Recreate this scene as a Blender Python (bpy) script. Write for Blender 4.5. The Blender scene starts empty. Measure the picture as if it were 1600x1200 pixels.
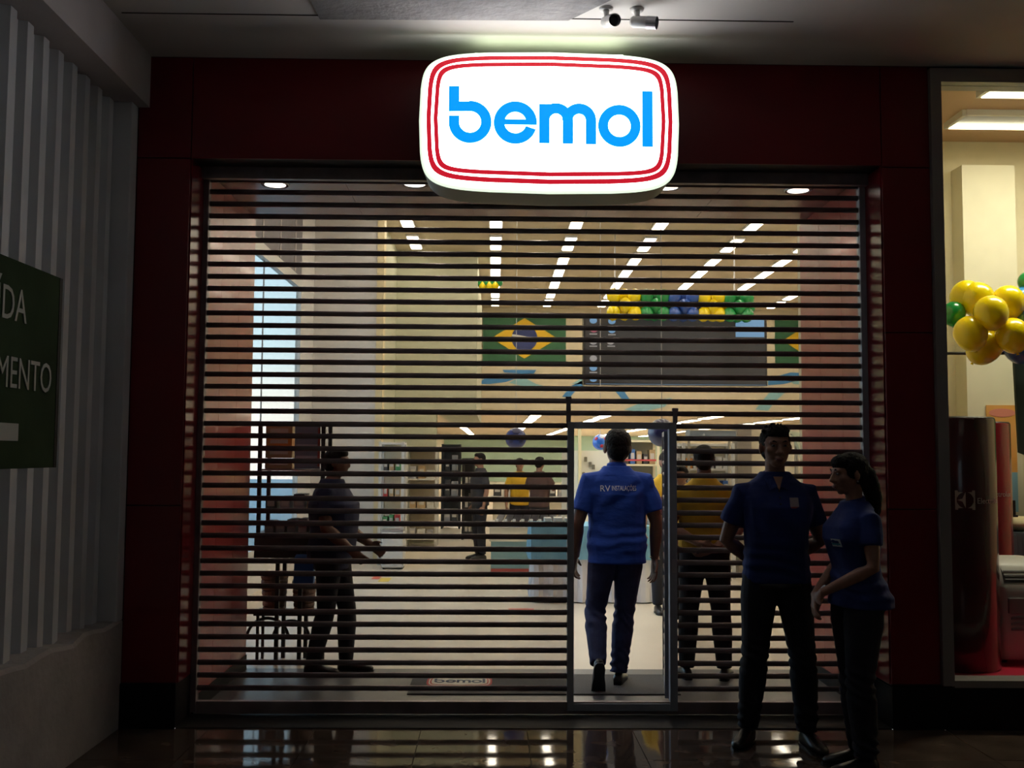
import bpy, bmesh, math, random
from mathutils import Vector, Matrix
random.seed(7)
PI = math.pi
sc = bpy.context.scene
COL = sc.collection

# ------------------------------------------------------------------ camera
F = 1600.0
H = 1.565
yaw, pitch, roll = math.atan(28/F), math.atan(109/F), 0.006
CAM = Vector((0, -5.96, H))
fw = Vector((math.sin(yaw)*math.cos(pitch), math.cos(yaw)*math.cos(pitch), math.sin(pitch)))
rt0 = fw.cross(Vector((0, 0, 1))).normalized()
up0 = rt0.cross(fw)
rt = rt0*math.cos(roll) + up0*math.sin(roll)
up = up0*math.cos(roll) - rt0*math.sin(roll)
cd = bpy.data.cameras.new('camera'); cam = bpy.data.objects.new('camera', cd); COL.objects.link(cam)
cam.matrix_world = Matrix((( rt.x, up.x, -fw.x, CAM.x), (rt.y, up.y, -fw.y, CAM.y), (rt.z, up.z, -fw.z, CAM.z), (0, 0, 0, 1)))
cd.sensor_width = 36; cd.lens = 36*F/1600; cd.clip_end = 300; cd.clip_start = 0.05
sc.camera = cam
# ------------------------------------------------------------------ exposure, sky
sc.view_settings.view_transform = 'Standard'; sc.view_settings.look = 'None'
sc.view_settings.exposure = 0.0; sc.view_settings.gamma = 1.0
sc.view_settings.use_curve_mapping = False
try:
    sc.cycles.use_denoising = True
    sc.cycles.max_bounces = 8; sc.cycles.transparent_max_bounces = 16
    sc.cycles.sample_clamp_indirect = 4.0
    sc.cycles.caustics_reflective = False; sc.cycles.caustics_refractive = False
except Exception: pass
w = bpy.data.worlds.new('sky'); sc.world = w; w.use_nodes = True
nt = w.node_tree; nt.nodes.clear()
wo = nt.nodes.new('ShaderNodeOutputWorld'); bg = nt.nodes.new('ShaderNodeBackground')
tc = nt.nodes.new('ShaderNodeTexCoord'); sx = nt.nodes.new('ShaderNodeSeparateXYZ'); cr = nt.nodes.new('ShaderNodeValToRGB')
nt.links.new(tc.outputs['Generated'], sx.inputs[0]); nt.links.new(sx.outputs['Z'], cr.inputs[0])
cr.color_ramp.elements[0].position = 0.0; cr.color_ramp.elements[0].color = (1.0, 1.0, 1.0, 1)
cr.color_ramp.elements[1].position = 0.6; cr.color_ramp.elements[1].color = (0.16, 0.42, 0.80, 1)
e = cr.color_ramp.elements.new(0.10); e.color = (0.60, 0.84, 1.0, 1)
e = cr.color_ramp.elements.new(0.05); e.color = (0.95, 1.0, 1.0, 1)
nt.links.new(cr.outputs[0], bg.inputs[0]); bg.inputs[1].default_value = 3.0
nt.links.new(bg.outputs[0], wo.inputs[0])
# unseen fill lamps added to the dim corridor: cool behind the viewer, warm overhead
def area(name, loc, rot, size, power, color, sy=None):
    l = bpy.data.lights.new(name, 'AREA'); l.energy = power; l.color = color; l.size = size
    if sy: l.shape = 'RECTANGLE'; l.size_y = sy
    o = bpy.data.objects.new(name, l); o.location = loc; o.rotation_euler = rot; COL.objects.link(o); return o
area('corridor_cool_fill', (2.6, -8.6, 3.0), (math.radians(80), 0, math.radians(30)), 1.6, 2.6, (0.80, 0.88, 1.0), 1.2)
area('corridor_warm_fill', (3.4, -5.0, 3.85), (0, 0, 0), 1.2, 0.9, (1.0, 0.88, 0.74))

# ------------------------------------------------------------------ projection helpers (pixel of the 1600x1200 frame -> point in the place)
def ray(px, py): return fw*F + rt*(px-800) - up*(py-600)
def P(px, py, Y):                       # the point of the plane y = Y seen at a pixel
    d = ray(px, py); return CAM + d*((Y-CAM.y)/d.y)
def G(px, py, z=0.0):                   # the point at height z seen at a pixel
    d = ray(px, py); return CAM + d*((z-CAM.z)/d.z)
def PX(px, py, X):
    d = ray(px, py); return CAM + d*((X-CAM.x)/d.x)

# ------------------------------------------------------------------ materials
MATS = {}
def mat(name, col, rough=0.6, metal=0.0, noise=0.0, nscale=8.0, bump=0.0, bscale=40.0, emit=None, estr=0.0, coat=0.0, spec=0.5, stretch=None, col2=None):
    if name in MATS: return MATS[name]
    m = bpy.data.materials.new(name); m.use_nodes = True; t = m.node_tree; b = t.nodes['Principled BSDF']
    b.inputs['Roughness'].default_value = rough; b.inputs['Metallic'].default_value = metal
    b.inputs['Coat Weight'].default_value = coat; b.inputs['Coat Roughness'].default_value = 0.06
    b.inputs['Specular IOR Level'].default_value = spec
    b.inputs['Base Color'].default_value = (*col, 1)
    co = t.nodes.new('ShaderNodeTexCoord'); mp = t.nodes.new('ShaderNodeMapping'); t.links.new(co.outputs['Object'], mp.inputs[0])
    if stretch: mp.inputs['Scale'].default_value = stretch
    if noise > 0 or col2:
        n = t.nodes.new('ShaderNodeTexNoise'); n.inputs['Scale'].default_value = nscale; n.inputs['Detail'].default_value = 4
        t.links.new(mp.outputs[0], n.inputs[0])
        r = t.nodes.new('ShaderNodeValToRGB')
        c2 = col2 if col2 else tuple(min(1, c*(1+noise)) for c in col)
        c1 = col if col2 else tuple(c*(1-noise) for c in col)
        r.color_ramp.elements[0].position = 0.3; r.color_ramp.elements[0].color = (*c1, 1)
        r.color_ramp.elements[1].position = 0.7; r.color_ramp.elements[1].color = (*c2, 1)
        t.links.new(n.outputs['Fac'], r.inputs[0]); t.links.new(r.outputs[0], b.inputs['Base Color'])
    if bump > 0:
        n2 = t.nodes.new('ShaderNodeTexNoise'); n2.inputs['Scale'].default_value = bscale; n2.inputs['Detail'].default_value = 3
        t.links.new(mp.outputs[0], n2.inputs[0])
        bp = t.nodes.new('ShaderNodeBump'); bp.inputs['Strength'].default_value = bump; bp.inputs['Distance'].default_value = 0.02
        t.links.new(n2.outputs['Fac'], bp.inputs['Height']); t.links.new(bp.outputs[0], b.inputs['Normal'])
    if emit:
        b.inputs['Emission Color'].default_value = (*emit, 1); b.inputs['Emission Strength'].default_value = estr
    MATS[name] = m; return m
def glassmat(name, tint, gloss=0.06, rough=0.02):
    m = bpy.data.materials.new(name); m.use_nodes = True; t = m.node_tree; t.nodes.clear()
    o = t.nodes.new('ShaderNodeOutputMaterial'); tr = t.nodes.new('ShaderNodeBsdfTransparent'); gl = t.nodes.new('ShaderNodeBsdfGlossy'); mx = t.nodes.new('ShaderNodeMixShader')
    fr = t.nodes.new('ShaderNodeFresnel'); fr.inputs[0].default_value = 1.35
    tr.inputs[0].default_value = (*tint, 1); gl.inputs['Roughness'].default_value = rough
    ge = t.nodes.new('ShaderNodeNewGeometry'); sb = t.nodes.new('ShaderNodeMath'); sb.operation = 'SUBTRACT'; sb.inputs[0].default_value = 1.0
    mu = t.nodes.new('ShaderNodeMath'); mu.operation = 'MULTIPLY'
    t.links.new(ge.outputs['Backfacing'], sb.inputs[1]); t.links.new(fr.outputs[0], mu.inputs[0]); t.links.new(sb.outputs[0], mu.inputs[1])
    t.links.new(mu.outputs[0], mx.inputs[0]); t.links.new(tr.outputs[0], mx.inputs[1]); t.links.new(gl.outputs[0], mx.inputs[2]); t.links.new(mx.outputs[0], o.inputs[0])
    MATS[name] = m; return m

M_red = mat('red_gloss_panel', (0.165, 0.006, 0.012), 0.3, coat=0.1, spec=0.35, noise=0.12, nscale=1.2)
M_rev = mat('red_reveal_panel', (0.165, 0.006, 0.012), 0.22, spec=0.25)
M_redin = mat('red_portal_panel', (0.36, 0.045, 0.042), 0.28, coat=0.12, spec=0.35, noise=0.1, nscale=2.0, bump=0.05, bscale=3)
M_soffit = mat('portal_soffit', (0.20, 0.06, 0.07), 0.35, coat=0.3, noise=0.08)
M_black = mat('black_granite', (0.010, 0.009, 0.011), 0.6, noise=0.4, nscale=60, spec=0.15)
M_grout = mat('dark_grout', (0.03, 0.022, 0.018), 0.7)
M_tile = mat('brown_polished_tile', (0.085, 0.060, 0.048), 0.05, noise=0.45, nscale=5, coat=0.0, spec=0.2, bump=0.01, bscale=6)
M_conc = mat('grey_painted_plaster', (0.38, 0.355, 0.34), 0.85, noise=0.18, nscale=3, bump=0.25, bscale=25)
M_beam = mat('beam_plaster', (0.50, 0.46, 0.46), 0.85, noise=0.1, nscale=2, bump=0.15, bscale=20)
M_ceil = mat('corridor_ceiling_paint', (0.66, 0.64, 0.61), 0.8, noise=0.1, nscale=1.5)
M_ceil2 = mat('corridor_ceiling_bare', (0.30, 0.29, 0.29), 0.9, noise=0.25, nscale=4, bump=0.4, bscale=30)
M_corr = mat('white_corrugated_metal', (0.62, 0.64, 0.67), 0.55, noise=0.08, nscale=3)
M_slat = mat('dark_shutter_metal', (0.25, 0.205, 0.21), 0.42, metal=0.35, noise=0.3, nscale=6)
M_door = mat('grey_painted_steel', (0.36, 0.39, 0.45), 0.5, metal=0.2, noise=0.1)
M_insert = glassmat('smoky_clear_insert', (0.72, 0.70, 0.68), rough=0.05)
M_glass = glassmat('clear_glass', (0.93, 0.95, 0.94))
M_frame = mat('grey_window_frame', (0.27, 0.26, 0.26), 0.45, metal=0.3)
M_cream = mat('cream_wall_paint', (0.66, 0.60, 0.46), 0.75, noise=0.03)
M_white = mat('white_wall_paint', (0.68, 0.67, 0.66), 0.75, noise=0.03)
M_green = mat('pale_green_wall_paint', (0.52, 0.53, 0.40), 0.75, noise=0.04)
M_grey = mat('dark_grey_lintel_paint', (0.16, 0.15, 0.17), 0.7, noise=0.1)
M_sceil = mat('store_ceiling_paint', (0.62, 0.53, 0.40), 0.75, noise=0.03)
M_sfloor = mat('polished_beige_floor', (0.66, 0.59, 0.48), 0.33, noise=0.04, nscale=1.5, spec=0.4)
M_gran = mat('grey_granite_threshold', (0.075, 0.073, 0.078), 0.35, noise=0.35, nscale=90)
M_lamp = mat('luminaire_diffuser', (0.9, 0.9, 0.85), 0.5, emit=(1.0, 0.93, 0.78), estr=22.0)
M_lampb = mat('luminaire_body', (0.7, 0.7, 0.68), 0.4)
M_lampw = mat('warm_downlight_lens', (0.9, 0.9, 0.85), 0.5, emit=(1.0, 0.97, 0.9), estr=6.0)
M_steel = mat('brushed_steel', (0.5, 0.5, 0.52), 0.35, metal=0.9)
M_dark = mat('black_plastic', (0.018, 0.018, 0.02), 0.45, noise=0.2)
M_wht = mat('white_plastic', (0.62, 0.62, 0.60), 0.4)
M_blueb = mat('blue_print', (0.05, 0.22, 0.50), 0.6)
M_lblue = mat('light_blue_print', (0.25, 0.48, 0.55), 0.6)
M_skin = mat('brown_skin', (0.20, 0.105, 0.07), 0.55, noise=0.12, nscale=30, bump=0.08, bscale=120)
M_skin2 = mat('tan_skin', (0.32, 0.17, 0.115), 0.55, noise=0.12, nscale=30, bump=0.08, bscale=120)
M_hair = mat('black_hair', (0.007, 0.005, 0.005), 0.65, spec=0.2, bump=0.6, bscale=180, stretch=(1, 1, 0.2))
M_polo = mat('royal_blue_cloth', (0.015, 0.075, 0.46), 0.85, noise=0.15, nscale=6, bump=0.5, bscale=7, stretch=(1, 1, 2.2))
M_polod = mat('deep_blue_cloth', (0.008, 0.024, 0.15), 0.85, noise=0.15, nscale=6, bump=0.5, bscale=7, stretch=(1, 1, 1.6))
M_navy = mat('navy_cloth', (0.010, 0.014, 0.055), 0.9, noise=0.2, bump=0.4, bscale=8)
M_trou = mat('black_trouser_cloth', (0.010, 0.011, 0.019), 0.9, noise=0.2, bump=0.5, bscale=9, stretch=(1, 1, 0.6))
M_jean = mat('dark_blue_denim', (0.035, 0.048, 0.13), 0.9, noise=0.3, nscale=8, bump=0.5, bscale=9, stretch=(1, 1, 1.3))
M_yel = mat('yellow_cloth', (0.62, 0.38, 0.02), 0.85, noise=0.15, bump=0.5, bscale=7)
M_shoe = mat('black_leather', (0.010, 0.009, 0.009), 0.3, noise=0.2)
M_lip = mat('lip_skin', (0.22, 0.07, 0.06), 0.5)
M_eye = mat('eye_white', (0.22, 0.20, 0.19), 0.3)
M_txt = mat('pale_shirt_print', (0.85, 0.87, 0.92), 0.7)

# ------------------------------------------------------------------ mesh building
class MB:
    def __init__(s): s.v = []; s.f = []
    def add(s, vs, fs):
        n = len(s.v); s.v += [Vector(v) for v in vs]; s.f += [tuple(i+n for i in f) for f in fs]; return s
    def box(s, x0, x1, y0, y1, z0, z1, M=None):
        vs = [Vector(p) for p in ((x0,y0,z0),(x1,y0,z0),(x1,y1,z0),(x0,y1,z0),(x0,y0,z1),(x1,y0,z1),(x1,y1,z1),(x0,y1,z1))]
        if M: vs = [M @ v for v in vs]
        return s.add(vs, [(0,3,2,1),(4,5,6,7),(0,1,5,4),(1,2,6,5),(2,3,7,6),(3,0,4,7)])
    def rings(s, rs, cap=True, closed=True):
        n = len(rs[0]); b = len(s.v)
        for r in rs: s.v += [Vector(p) for p in r]
        for i in range(len(rs)-1):
            for j in range(n if closed else n-1):
                k = (j+1) % n
                s.f.append((b+i*n+j, b+i*n+k, b+(i+1)*n+k, b+(i+1)*n+j))
        if cap:
            s.f.append(tuple(b+j for j in reversed(range(n)))); s.f.append(tuple(b+(len(rs)-1)*n+j for j in range(n)))
        return s
    def tube(s, pts, rad, n=12, ref=None, cap=True):
        pts = [Vector(p) for p in pts]; rs = []
        ref = Vector(ref) if ref else Vector((1, 0, 0))
        for i, p in enumerate(pts):
            a = pts[max(0, i-1)]; c = pts[min(len(pts)-1, i+1)]; t = (c-a).normalized()
            u = ref - t*ref.dot(t)
            if u.length < 0.05: u = Vector((0, 1, 0)) - t*t.y
            u.normalize(); v = t.cross(u)
            r = rad[i] if isinstance(rad, (list, tuple)) and isinstance(rad[0], (list, tuple)) else ((rad[i], rad[i]) if isinstance(rad, (list, tuple)) else (rad, rad))
            rs.append([p + u*(math.cos(2*PI*k/n)*r[0]) + v*(math.sin(2*PI*k/n)*r[1]) for k in range(n)])
        return s.rings(rs, cap)
    def ball(s, c, r, nu=16, nv=10, R=None):
        c = Vector(c); r = (r, r, r) if not isinstance(r, (tuple, list)) else r
        rs = []
        for i in range(1, nv):
            a = PI*i/nv
            q = [Vector((r[0]*math.sin(a)*math.cos(2*PI*k/nu), r[1]*math.sin(a)*math.sin(2*PI*k/nu), -r[2]*math.cos(a))) for k in range(nu)]
            rs.append([c + (R @ p if R else p) for p in q])
        b = len(s.v); s.rings(rs, cap=False)
        bot = Vector((0,0,-r[2])); topp = Vector((0,0,r[2]))
        s.v.append(c + (R @ bot if R else bot)); ib = len(s.v)-1
        s.v.append(c + (R @ topp if R else topp)); it = len(s.v)-1
        for k in range(nu):
            s.f.append((b+(k+1) % nu, b+k, ib)); s.f.append((b+(nv-2)*nu+k, b+(nv-2)*nu+(k+1) % nu, it))
        return s
    def lathe(s, prof, c=(0,0,0), n=16, cap=True):
        c = Vector(c)
        return s.rings([[c + Vector((r*math.cos(2*PI*k/n), r*math.sin(2*PI*k/n), z)) for k in range(n)] for r, z in prof], cap)
    def prism(s, poly, fn, d):                  # poly of (a,b); fn(a,b,t)->Vector, thickness 0..d
        return s.rings([[fn(a, b, 0) for a, b in poly], [fn(a, b, d) for a, b in poly]])

def mesh_of(name, mb, off=None):
    me = bpy.data.meshes.new(name)
    vs = [v-off for v in mb.v] if off is not None else mb.v
    me.from_pydata([tuple(v) for v in vs], [], mb.f); me.validate()
    bm = bmesh.new(); bm.from_mesh(me); bmesh.ops.recalc_face_normals(bm, faces=bm.faces); bm.to_mesh(me); bm.free()
    return me
def tag(o, label=None, cat=None, group=None, kind=None):
    if label: o['label'] = label
    if cat: o['category'] = cat
    if group: o['group'] = group
    if kind: o['kind'] = kind
    return o
def obj(name, mb, m, parent=None, smooth=False, bevel=0.0, local=False, label=None, solid=0.0):
    """links one mesh object; vertices are in world space and are moved into the parent's frame (local=True: already there)"""
    off = None
    if parent is not None and not local: off = WP(parent)
    me = mesh_of(name, mb, off)
    o = bpy.data.objects.new(name, me); COL.objects.link(o)
    if parent is not None: o.parent = parent
    me.materials.append(m)
    if smooth: me.shade_smooth() if hasattr(me, 'shade_smooth') else [setattr(p, 'use_smooth', True) for p in me.polygons]
    if bevel:
        b = o.modifiers.new('bevel', 'BEVEL'); b.width = bevel; b.segments = 2; b.limit_method = 'ANGLE'
    if label: o['label'] = label
    return o
def WP(o):
    p = Vector((0, 0, 0))
    while o is not None: p += o.location; o = o.parent
    return p
def empty(name, loc, label=None, cat=None, group=None, rz=0, kind=None):
    o = bpy.data.objects.new(name, None); COL.objects.link(o); o.location = loc; o.rotation_euler = (0, 0, rz); o.empty_display_size = 0.1
    return tag(o, label, cat, group, kind)
def copy_tree(o, parent=None):
    c = o.copy(); COL.objects.link(c)
    if parent is not None: c.parent = parent
    for ch in list(o.children): copy_tree(ch, c)
    return c
def B(*a): return MB().box(*a)
def text_mb(body, size, fn, depth=0.004, align='LEFT', font_scale_x=1.0):
    cu = bpy.data.curves.new('t', 'FONT'); cu.body = body; cu.size = size; cu.align_x = align; cu.extrude = 0; cu.resolution_u = 3; cu.fill_mode = 'FRONT'
    o = bpy.data.objects.new('t', cu); COL.objects.link(o)
    dg = bpy.context.evaluated_depsgraph_get(); me = bpy.data.meshes.new_from_object(o.evaluated_get(dg))
    bm = bmesh.new(); bm.from_mesh(me)
    g = bmesh.ops.extrude_face_region(bm, geom=bm.faces[:])
    for v in g['geom']:
        if isinstance(v, bmesh.types.BMVert): v.co.z += depth
    mb = MB(); bm.verts.ensure_lookup_table()
    mb.add([fn(v.co.x*font_scale_x, v.co.y, v.co.z) for v in bm.verts], [tuple(v.index for v in f.verts) for f in bm.faces])
    bm.free(); COL.objects.unlink(o); bpy.data.objects.remove(o); bpy.data.meshes.remove(me)
    return mb

# ------------------------------------------------------------------ key planes of the place
XL, XR = -2.11, 2.61                    # red facade left and right ends
SL, SR = -1.795, 2.30                   # opening of the portal
ZC = 3.90                               # corridor ceiling
ZF = 3.29                               # lower edge of the red fascia
YS = 0.30                               # shutter plane
YP = 1.62                               # inner end of the red portal
ZP = 0.25                               # top of the black plinth
ZS = 5.15                               # store ceiling
XW = 2.66

# ================================================================== STRUCTURE
def struct(name, mb, m, **k):
    o = obj(name, mb, m, **k); o['kind'] = 'structure'; return o
# corridor floor with polished tiles
fl = struct('floor', B(-2.6, 6.6, -10.0, 0.0, -0.12, -0.012), M_grout)
tw = 0.6
tme = None
tmb = MB()
tmb.box(0.002, tw-0.002, 0.002, tw-0.002, -0.012, 0.0)
for i in range(15):
    for j in range(4):
        x = -2.2 + i*tw; y = -tw*(j+1)
        if tme is None:
            tme = mesh_of('tile', tmb); tme.materials.append(M_tile)
        o = bpy.data.objects.new('tile', tme); COL.objects.link(o); o.parent = fl; o.location = (x, y, random.uniform(-0.0006, 0.0006))
t2 = obj('tile_field', B(-2.2, 6.6, -10.0, -2.4, -0.0121, -0.0005), M_tile, fl); t2['kind'] = 'stuff'
# corridor shell
ce = struct('ceiling', B(-2.6, 6.6, -10.0, 0.0, ZC, ZC+0.3), M_ceil)
a = P(505, 28, -1.0); 
zc0 = ZC
c1 = G(500, 27, ZC); c2 = G(888, 29, ZC); c3 = G(948, 0, ZC)
dirx = (c3-c2)
far = c2 + dirx*4
pz = MB().prism([(c1.x-0.1, c1.y-2.5), (far.x, far.y), (c2.x, c2.y), (c1.x, c1.y)], lambda a, b, t: Vector((a, b, ZC-0.012+t)), 0.012)
obj('bare_panel', pz, M_ceil2, ce)
jy = c2.y
obj('joint_strip', B(-2.0, 1.6, jy-0.004, jy+0.004, ZC-0.003, ZC), M_grout, ce)
struct('wall_right', B(6.6, 6.9, -10.0, 0.3, -0.1, 4.2), M_conc)
struct('wall_rear', B(-2.6, 6.9, -10.3, -10.0, -0.1, 4.2), M_conc)
# left wall: rendered dado, ribbed metal cladding, plaster beam, corner post
wl = struct('wall_left', B(-2.75, -2.30, -10.0, 0.6, -0.1, 4.2), M_conc)
dm = MB()
zd = P(192, 968, 0.0).z
prof = []
N = 60
for i in range(N+1):
    y = -8 + 8*i/N
    prof.append((y, zd + 0.012*math.sin(i*1.7) + random.uniform(-0.008, 0.008)))
rs = []
for (y, z) in prof: rs.append([(-2.30, y, 0), (XL+0.0, y, 0), (XL, y, z-0.02), (XL-0.012, y, z), (-2.30, y, z)])
dm.rings(rs); obj('dado', dm, M_conc, wl)
# corrugated sheet, ribs 0.17 apart
pit = 0.172; ys = []
y = -0.10
k = 0
while y > -7.0:
    for dy, dx in ((0.0, 0.0), (-0.012, 0.04), (-0.075, 0.04), (-0.090, 0.0)): ys.append((y+dy, -2.255+dx))
    y -= pit; k += 1
zt = 3.60
sheet_w = 6
per = 4*sheet_w
for s0 in range(0, len(ys)-1, per):
    seg = ys[s0:s0+per+1]
    if len(seg) < 3: continue
    mb = MB(); rs = []
    for (yy, xx) in seg: rs.append([(xx, yy, zd-0.03), (xx, yy, zt), (xx-0.008, yy, zt), (xx-0.008, yy, zd-0.03)])
    mb.rings(rs); obj('cladding_sheet', mb, M_corr, wl)
scr = MB()
for (yy, xx) in ys[2:40:12]:
    for z in (1.3, 2.4, 3.2): scr.ball((-2.252, yy-0.05, z), 0.008, 8, 6)
obj('screw', scr, M_dark, wl)
zb = P(222, 168, 0.0).z
obj('ledge_beam', B(-2.30, -2.045, -10.0, 0.0, zb, ZC), M_beam, wl)
obj('corner_post', B(-2.30, XL-0.0, -0.10, 0.0, zd, zb), M_corr, wl, bevel=0.006)

# red facade: backing wall and individual panels
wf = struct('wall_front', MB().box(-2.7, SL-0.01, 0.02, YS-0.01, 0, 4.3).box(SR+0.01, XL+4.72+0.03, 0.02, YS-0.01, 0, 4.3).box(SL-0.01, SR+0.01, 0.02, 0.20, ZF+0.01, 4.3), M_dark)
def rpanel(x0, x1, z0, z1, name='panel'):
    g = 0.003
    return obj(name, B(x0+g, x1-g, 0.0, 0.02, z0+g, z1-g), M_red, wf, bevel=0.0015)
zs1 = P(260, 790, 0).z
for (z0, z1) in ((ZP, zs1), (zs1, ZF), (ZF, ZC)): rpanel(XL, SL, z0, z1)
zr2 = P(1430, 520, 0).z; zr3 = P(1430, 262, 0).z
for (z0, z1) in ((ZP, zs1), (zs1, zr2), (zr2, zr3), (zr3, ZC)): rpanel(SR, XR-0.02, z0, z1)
nx = 2
for i in range(nx):
    rpanel(SL+(SR-SL)*i/nx, SL+(SR-SL)*(i+1)/nx, ZF, ZC)
# black plinths
struct('trim_1', B(XL-0.01, SL, -0.015, YS, 0, ZP), M_black, bevel=0.003)
struct('trim_2', B(SR, 6.6, -0.015, YS-0.02, 0, ZP-0.01), M_black, bevel=0.003)
# portal behind the facade
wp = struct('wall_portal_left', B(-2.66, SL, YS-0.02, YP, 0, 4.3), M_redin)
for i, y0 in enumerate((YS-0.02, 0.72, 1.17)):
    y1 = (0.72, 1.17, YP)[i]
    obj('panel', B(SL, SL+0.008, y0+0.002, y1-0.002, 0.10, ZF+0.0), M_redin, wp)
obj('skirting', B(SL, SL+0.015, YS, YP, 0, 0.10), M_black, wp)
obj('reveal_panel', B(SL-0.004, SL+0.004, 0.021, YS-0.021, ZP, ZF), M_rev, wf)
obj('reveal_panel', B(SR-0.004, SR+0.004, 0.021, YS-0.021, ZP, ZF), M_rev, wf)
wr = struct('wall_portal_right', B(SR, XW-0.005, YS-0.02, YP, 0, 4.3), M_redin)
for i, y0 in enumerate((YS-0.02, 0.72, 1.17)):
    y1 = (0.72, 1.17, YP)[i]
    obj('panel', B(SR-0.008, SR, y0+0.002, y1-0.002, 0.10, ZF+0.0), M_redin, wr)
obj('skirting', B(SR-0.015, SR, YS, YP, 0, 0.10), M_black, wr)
ps = struct('ceiling_portal', B(SL-0.3, SR+0.3, YS-0.1, YP, ZF+0.03, 5.6), M_soffit)
for i in range(5):
    x0 = SL + (SR-SL)*i/5; x1 = SL + (SR-SL)*(i+1)/5
    obj('panel', B(x0+0.002, x1-0.002, YS-0.05, YP-0.002, ZF+0.02, ZF+0.032), M_soffit, ps)
struct('threshold', B(SL, SR, 0.0, YP, -0.12, 0.001), M_gran)
obj('sill_strip', B(SL, SR, 0.0, YS+0.04, -0.001, 0.004), M_black, bpy.data.objects['threshold'])

# store hall
YB, YK = 12.04, 19.1
yw = 9.04
struct('floor_store', B(-4, 10, YP, 54, -0.12, 0.0), M_sfloor)
struct('ceiling_store', B(-4, 10, YP, YK+0.3, ZS, ZS+0.3), M_sceil)
zw0 = P(395, 868, 5.0).z; zw1 = P(466, 445, 7.95).z
yj = PX(468, 600, -2.66).y
Y0w = 2.4
wls = MB()
wls.box(-2.9, -2.66, YP, Y0w, 0, ZS+0.2).box(-2.72, -2.66, yj, yw+0.2, 0, ZS+0.2).box(-2.72, -2.66, Y0w, yj, 0, 0.46)
struct('wall_store_left', wls, M_white)
struct('wall_store_lintel', B(-2.74, -2.66, Y0w, yj, zw1, ZS+0.2), M_grey)
for i in range(6):
    yy = Y0w + 0.4 + i*0.95
    obj('joint_batten', B(-2.66, -2.652, yy, yy+0.05, zw1+0.12, ZS), M_beam, bpy.data.objects['wall_store_lintel'])
wn = struct('window_1', MB().box(-2.72, -2.645, Y0w, yj, zw1-0.05, zw1+0.10).box(-2.72, -2.60, Y0w, yj, 0.44, 0.50).box(-2.72, -2.65, yj-0.05, yj, 0.46, zw1), M_wht)
obj('mullion', B(-2.70, -2.685, yj-2.15, yj-2.135, 0.5, zw1-0.05), M_frame, wn)
for y0, y1 in ((Y0w, yj-2.15), (yj-2.135, yj-0.05)):
    obj('pane', B(-2.695, -2.688, y0+0.002, y1-0.002, 0.5, zw1-0.05), M_glass, wn)
# outside the window
struct('pavement', B(-60, -2.9, -20, 60, -0.3, -0.15), mat('pale_paving', (0.72, 0.66, 0.58), 0.8, noise=0.1))
xs = XL+0.38
wbk = struct('wall_store_back', MB().box(-2.9, P(587, 600, yw).x, yw, yw+0.25, 0, ZS+0.2), M_white)
xb = P(587, 600, yw).x
struct('trim_3', B(xb, xb+0.10, yw-0.03, yw+0.25, 0, ZS), mat('cream_post', (0.72, 0.62, 0.38), 0.6))
xb1 = P(682, 620, YB).x; xb2 = P(745, 560, YB).x
zlow = P(712, 645, YB).z
wblk = struct('wall_store_block', MB().box(xb-0.3, xb+0.0, yw+0.25, YB, 0, ZS+0.2).box(xb-0.3, xb1, YB, YB+0.4, 0, ZS+0.2).box(xb1, xb2, YB, YK, zlow, ZS+0.2), M_green)
zbk = P(1000, 645, YK).z
xk2 = 9.5
blk = struct('wall_bulkhead', B(xb2-0.02, xk2, YK, YK+0.25, zbk, ZS+0.2), mat('cream_bulkhead', (0.64, 0.57, 0.42), 0.75, noise=0.03))
struct('ceiling_mezzanine', B(-4, 10, YK+0.25, 54, zbk, zbk+0.2), M_sceil)
struct('wall_store_far', B(-4, 10, 52, 52.3, 0, 3.2), mat('pale_blue_green_paint', (0.45, 0.62, 0.50), 0.75))
struct('wall_store_low_left', MB().box(-3.0, -2.8, YB+0.4, 52, 0, 3.0), M_cream)
struct('wall_store_right', B(9.5, 9.8, 1.5, 54, 0, ZS+0.3), M_cream)
struct('wall_store_front', B(2.3, 10, YP-0.05, YP+0.0, 4.3, ZS+0.3), M_cream)
# blue ribbon pattern printed on the bulkhead
def ribbon(pts, m):
    mb = MB().prism([(P(a, b, YK).x, P(a, b, YK).z) for a, b in pts], lambda a, b, t: Vector((a, YK-0.006-t, b)), 0.004)
    obj('ribbon_print', mb, m, blk)
for pts, m in (
    ([(748,600),(765,584),(830,583),(790,597),(765,600)], M_blueb), ([(785,578),(838,578),(834,584),(788,582)], M_blueb),
    ([(795,598),(815,588),(838,600),(860,606),(845,607),(815,603)], M_lblue),
    ([(878,620),(893,603),(915,592),(922,596),(900,610),(890,621)], M_blueb), ([(893,600),(915,588),(935,588),(910,600)], M_lblue),
    ([(958,608),(970,604),(988,630),(976,628)], M_blueb), ([(975,640),(1010,626),(1050,622),(1038,636),(1000,644)], M_lblue),
    ([(1200,592),(1235,582),(1262,583),(1258,592),(1225,600),(1200,602)], M_blueb), ([(1232,594),(1255,588),(1265,602),(1240,600)], M_lblue),
    ([(1180,640),(1205,610),(1235,606),(1210,628),(1200,642)], M_lblue)): ribbon(pts, m)

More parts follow.
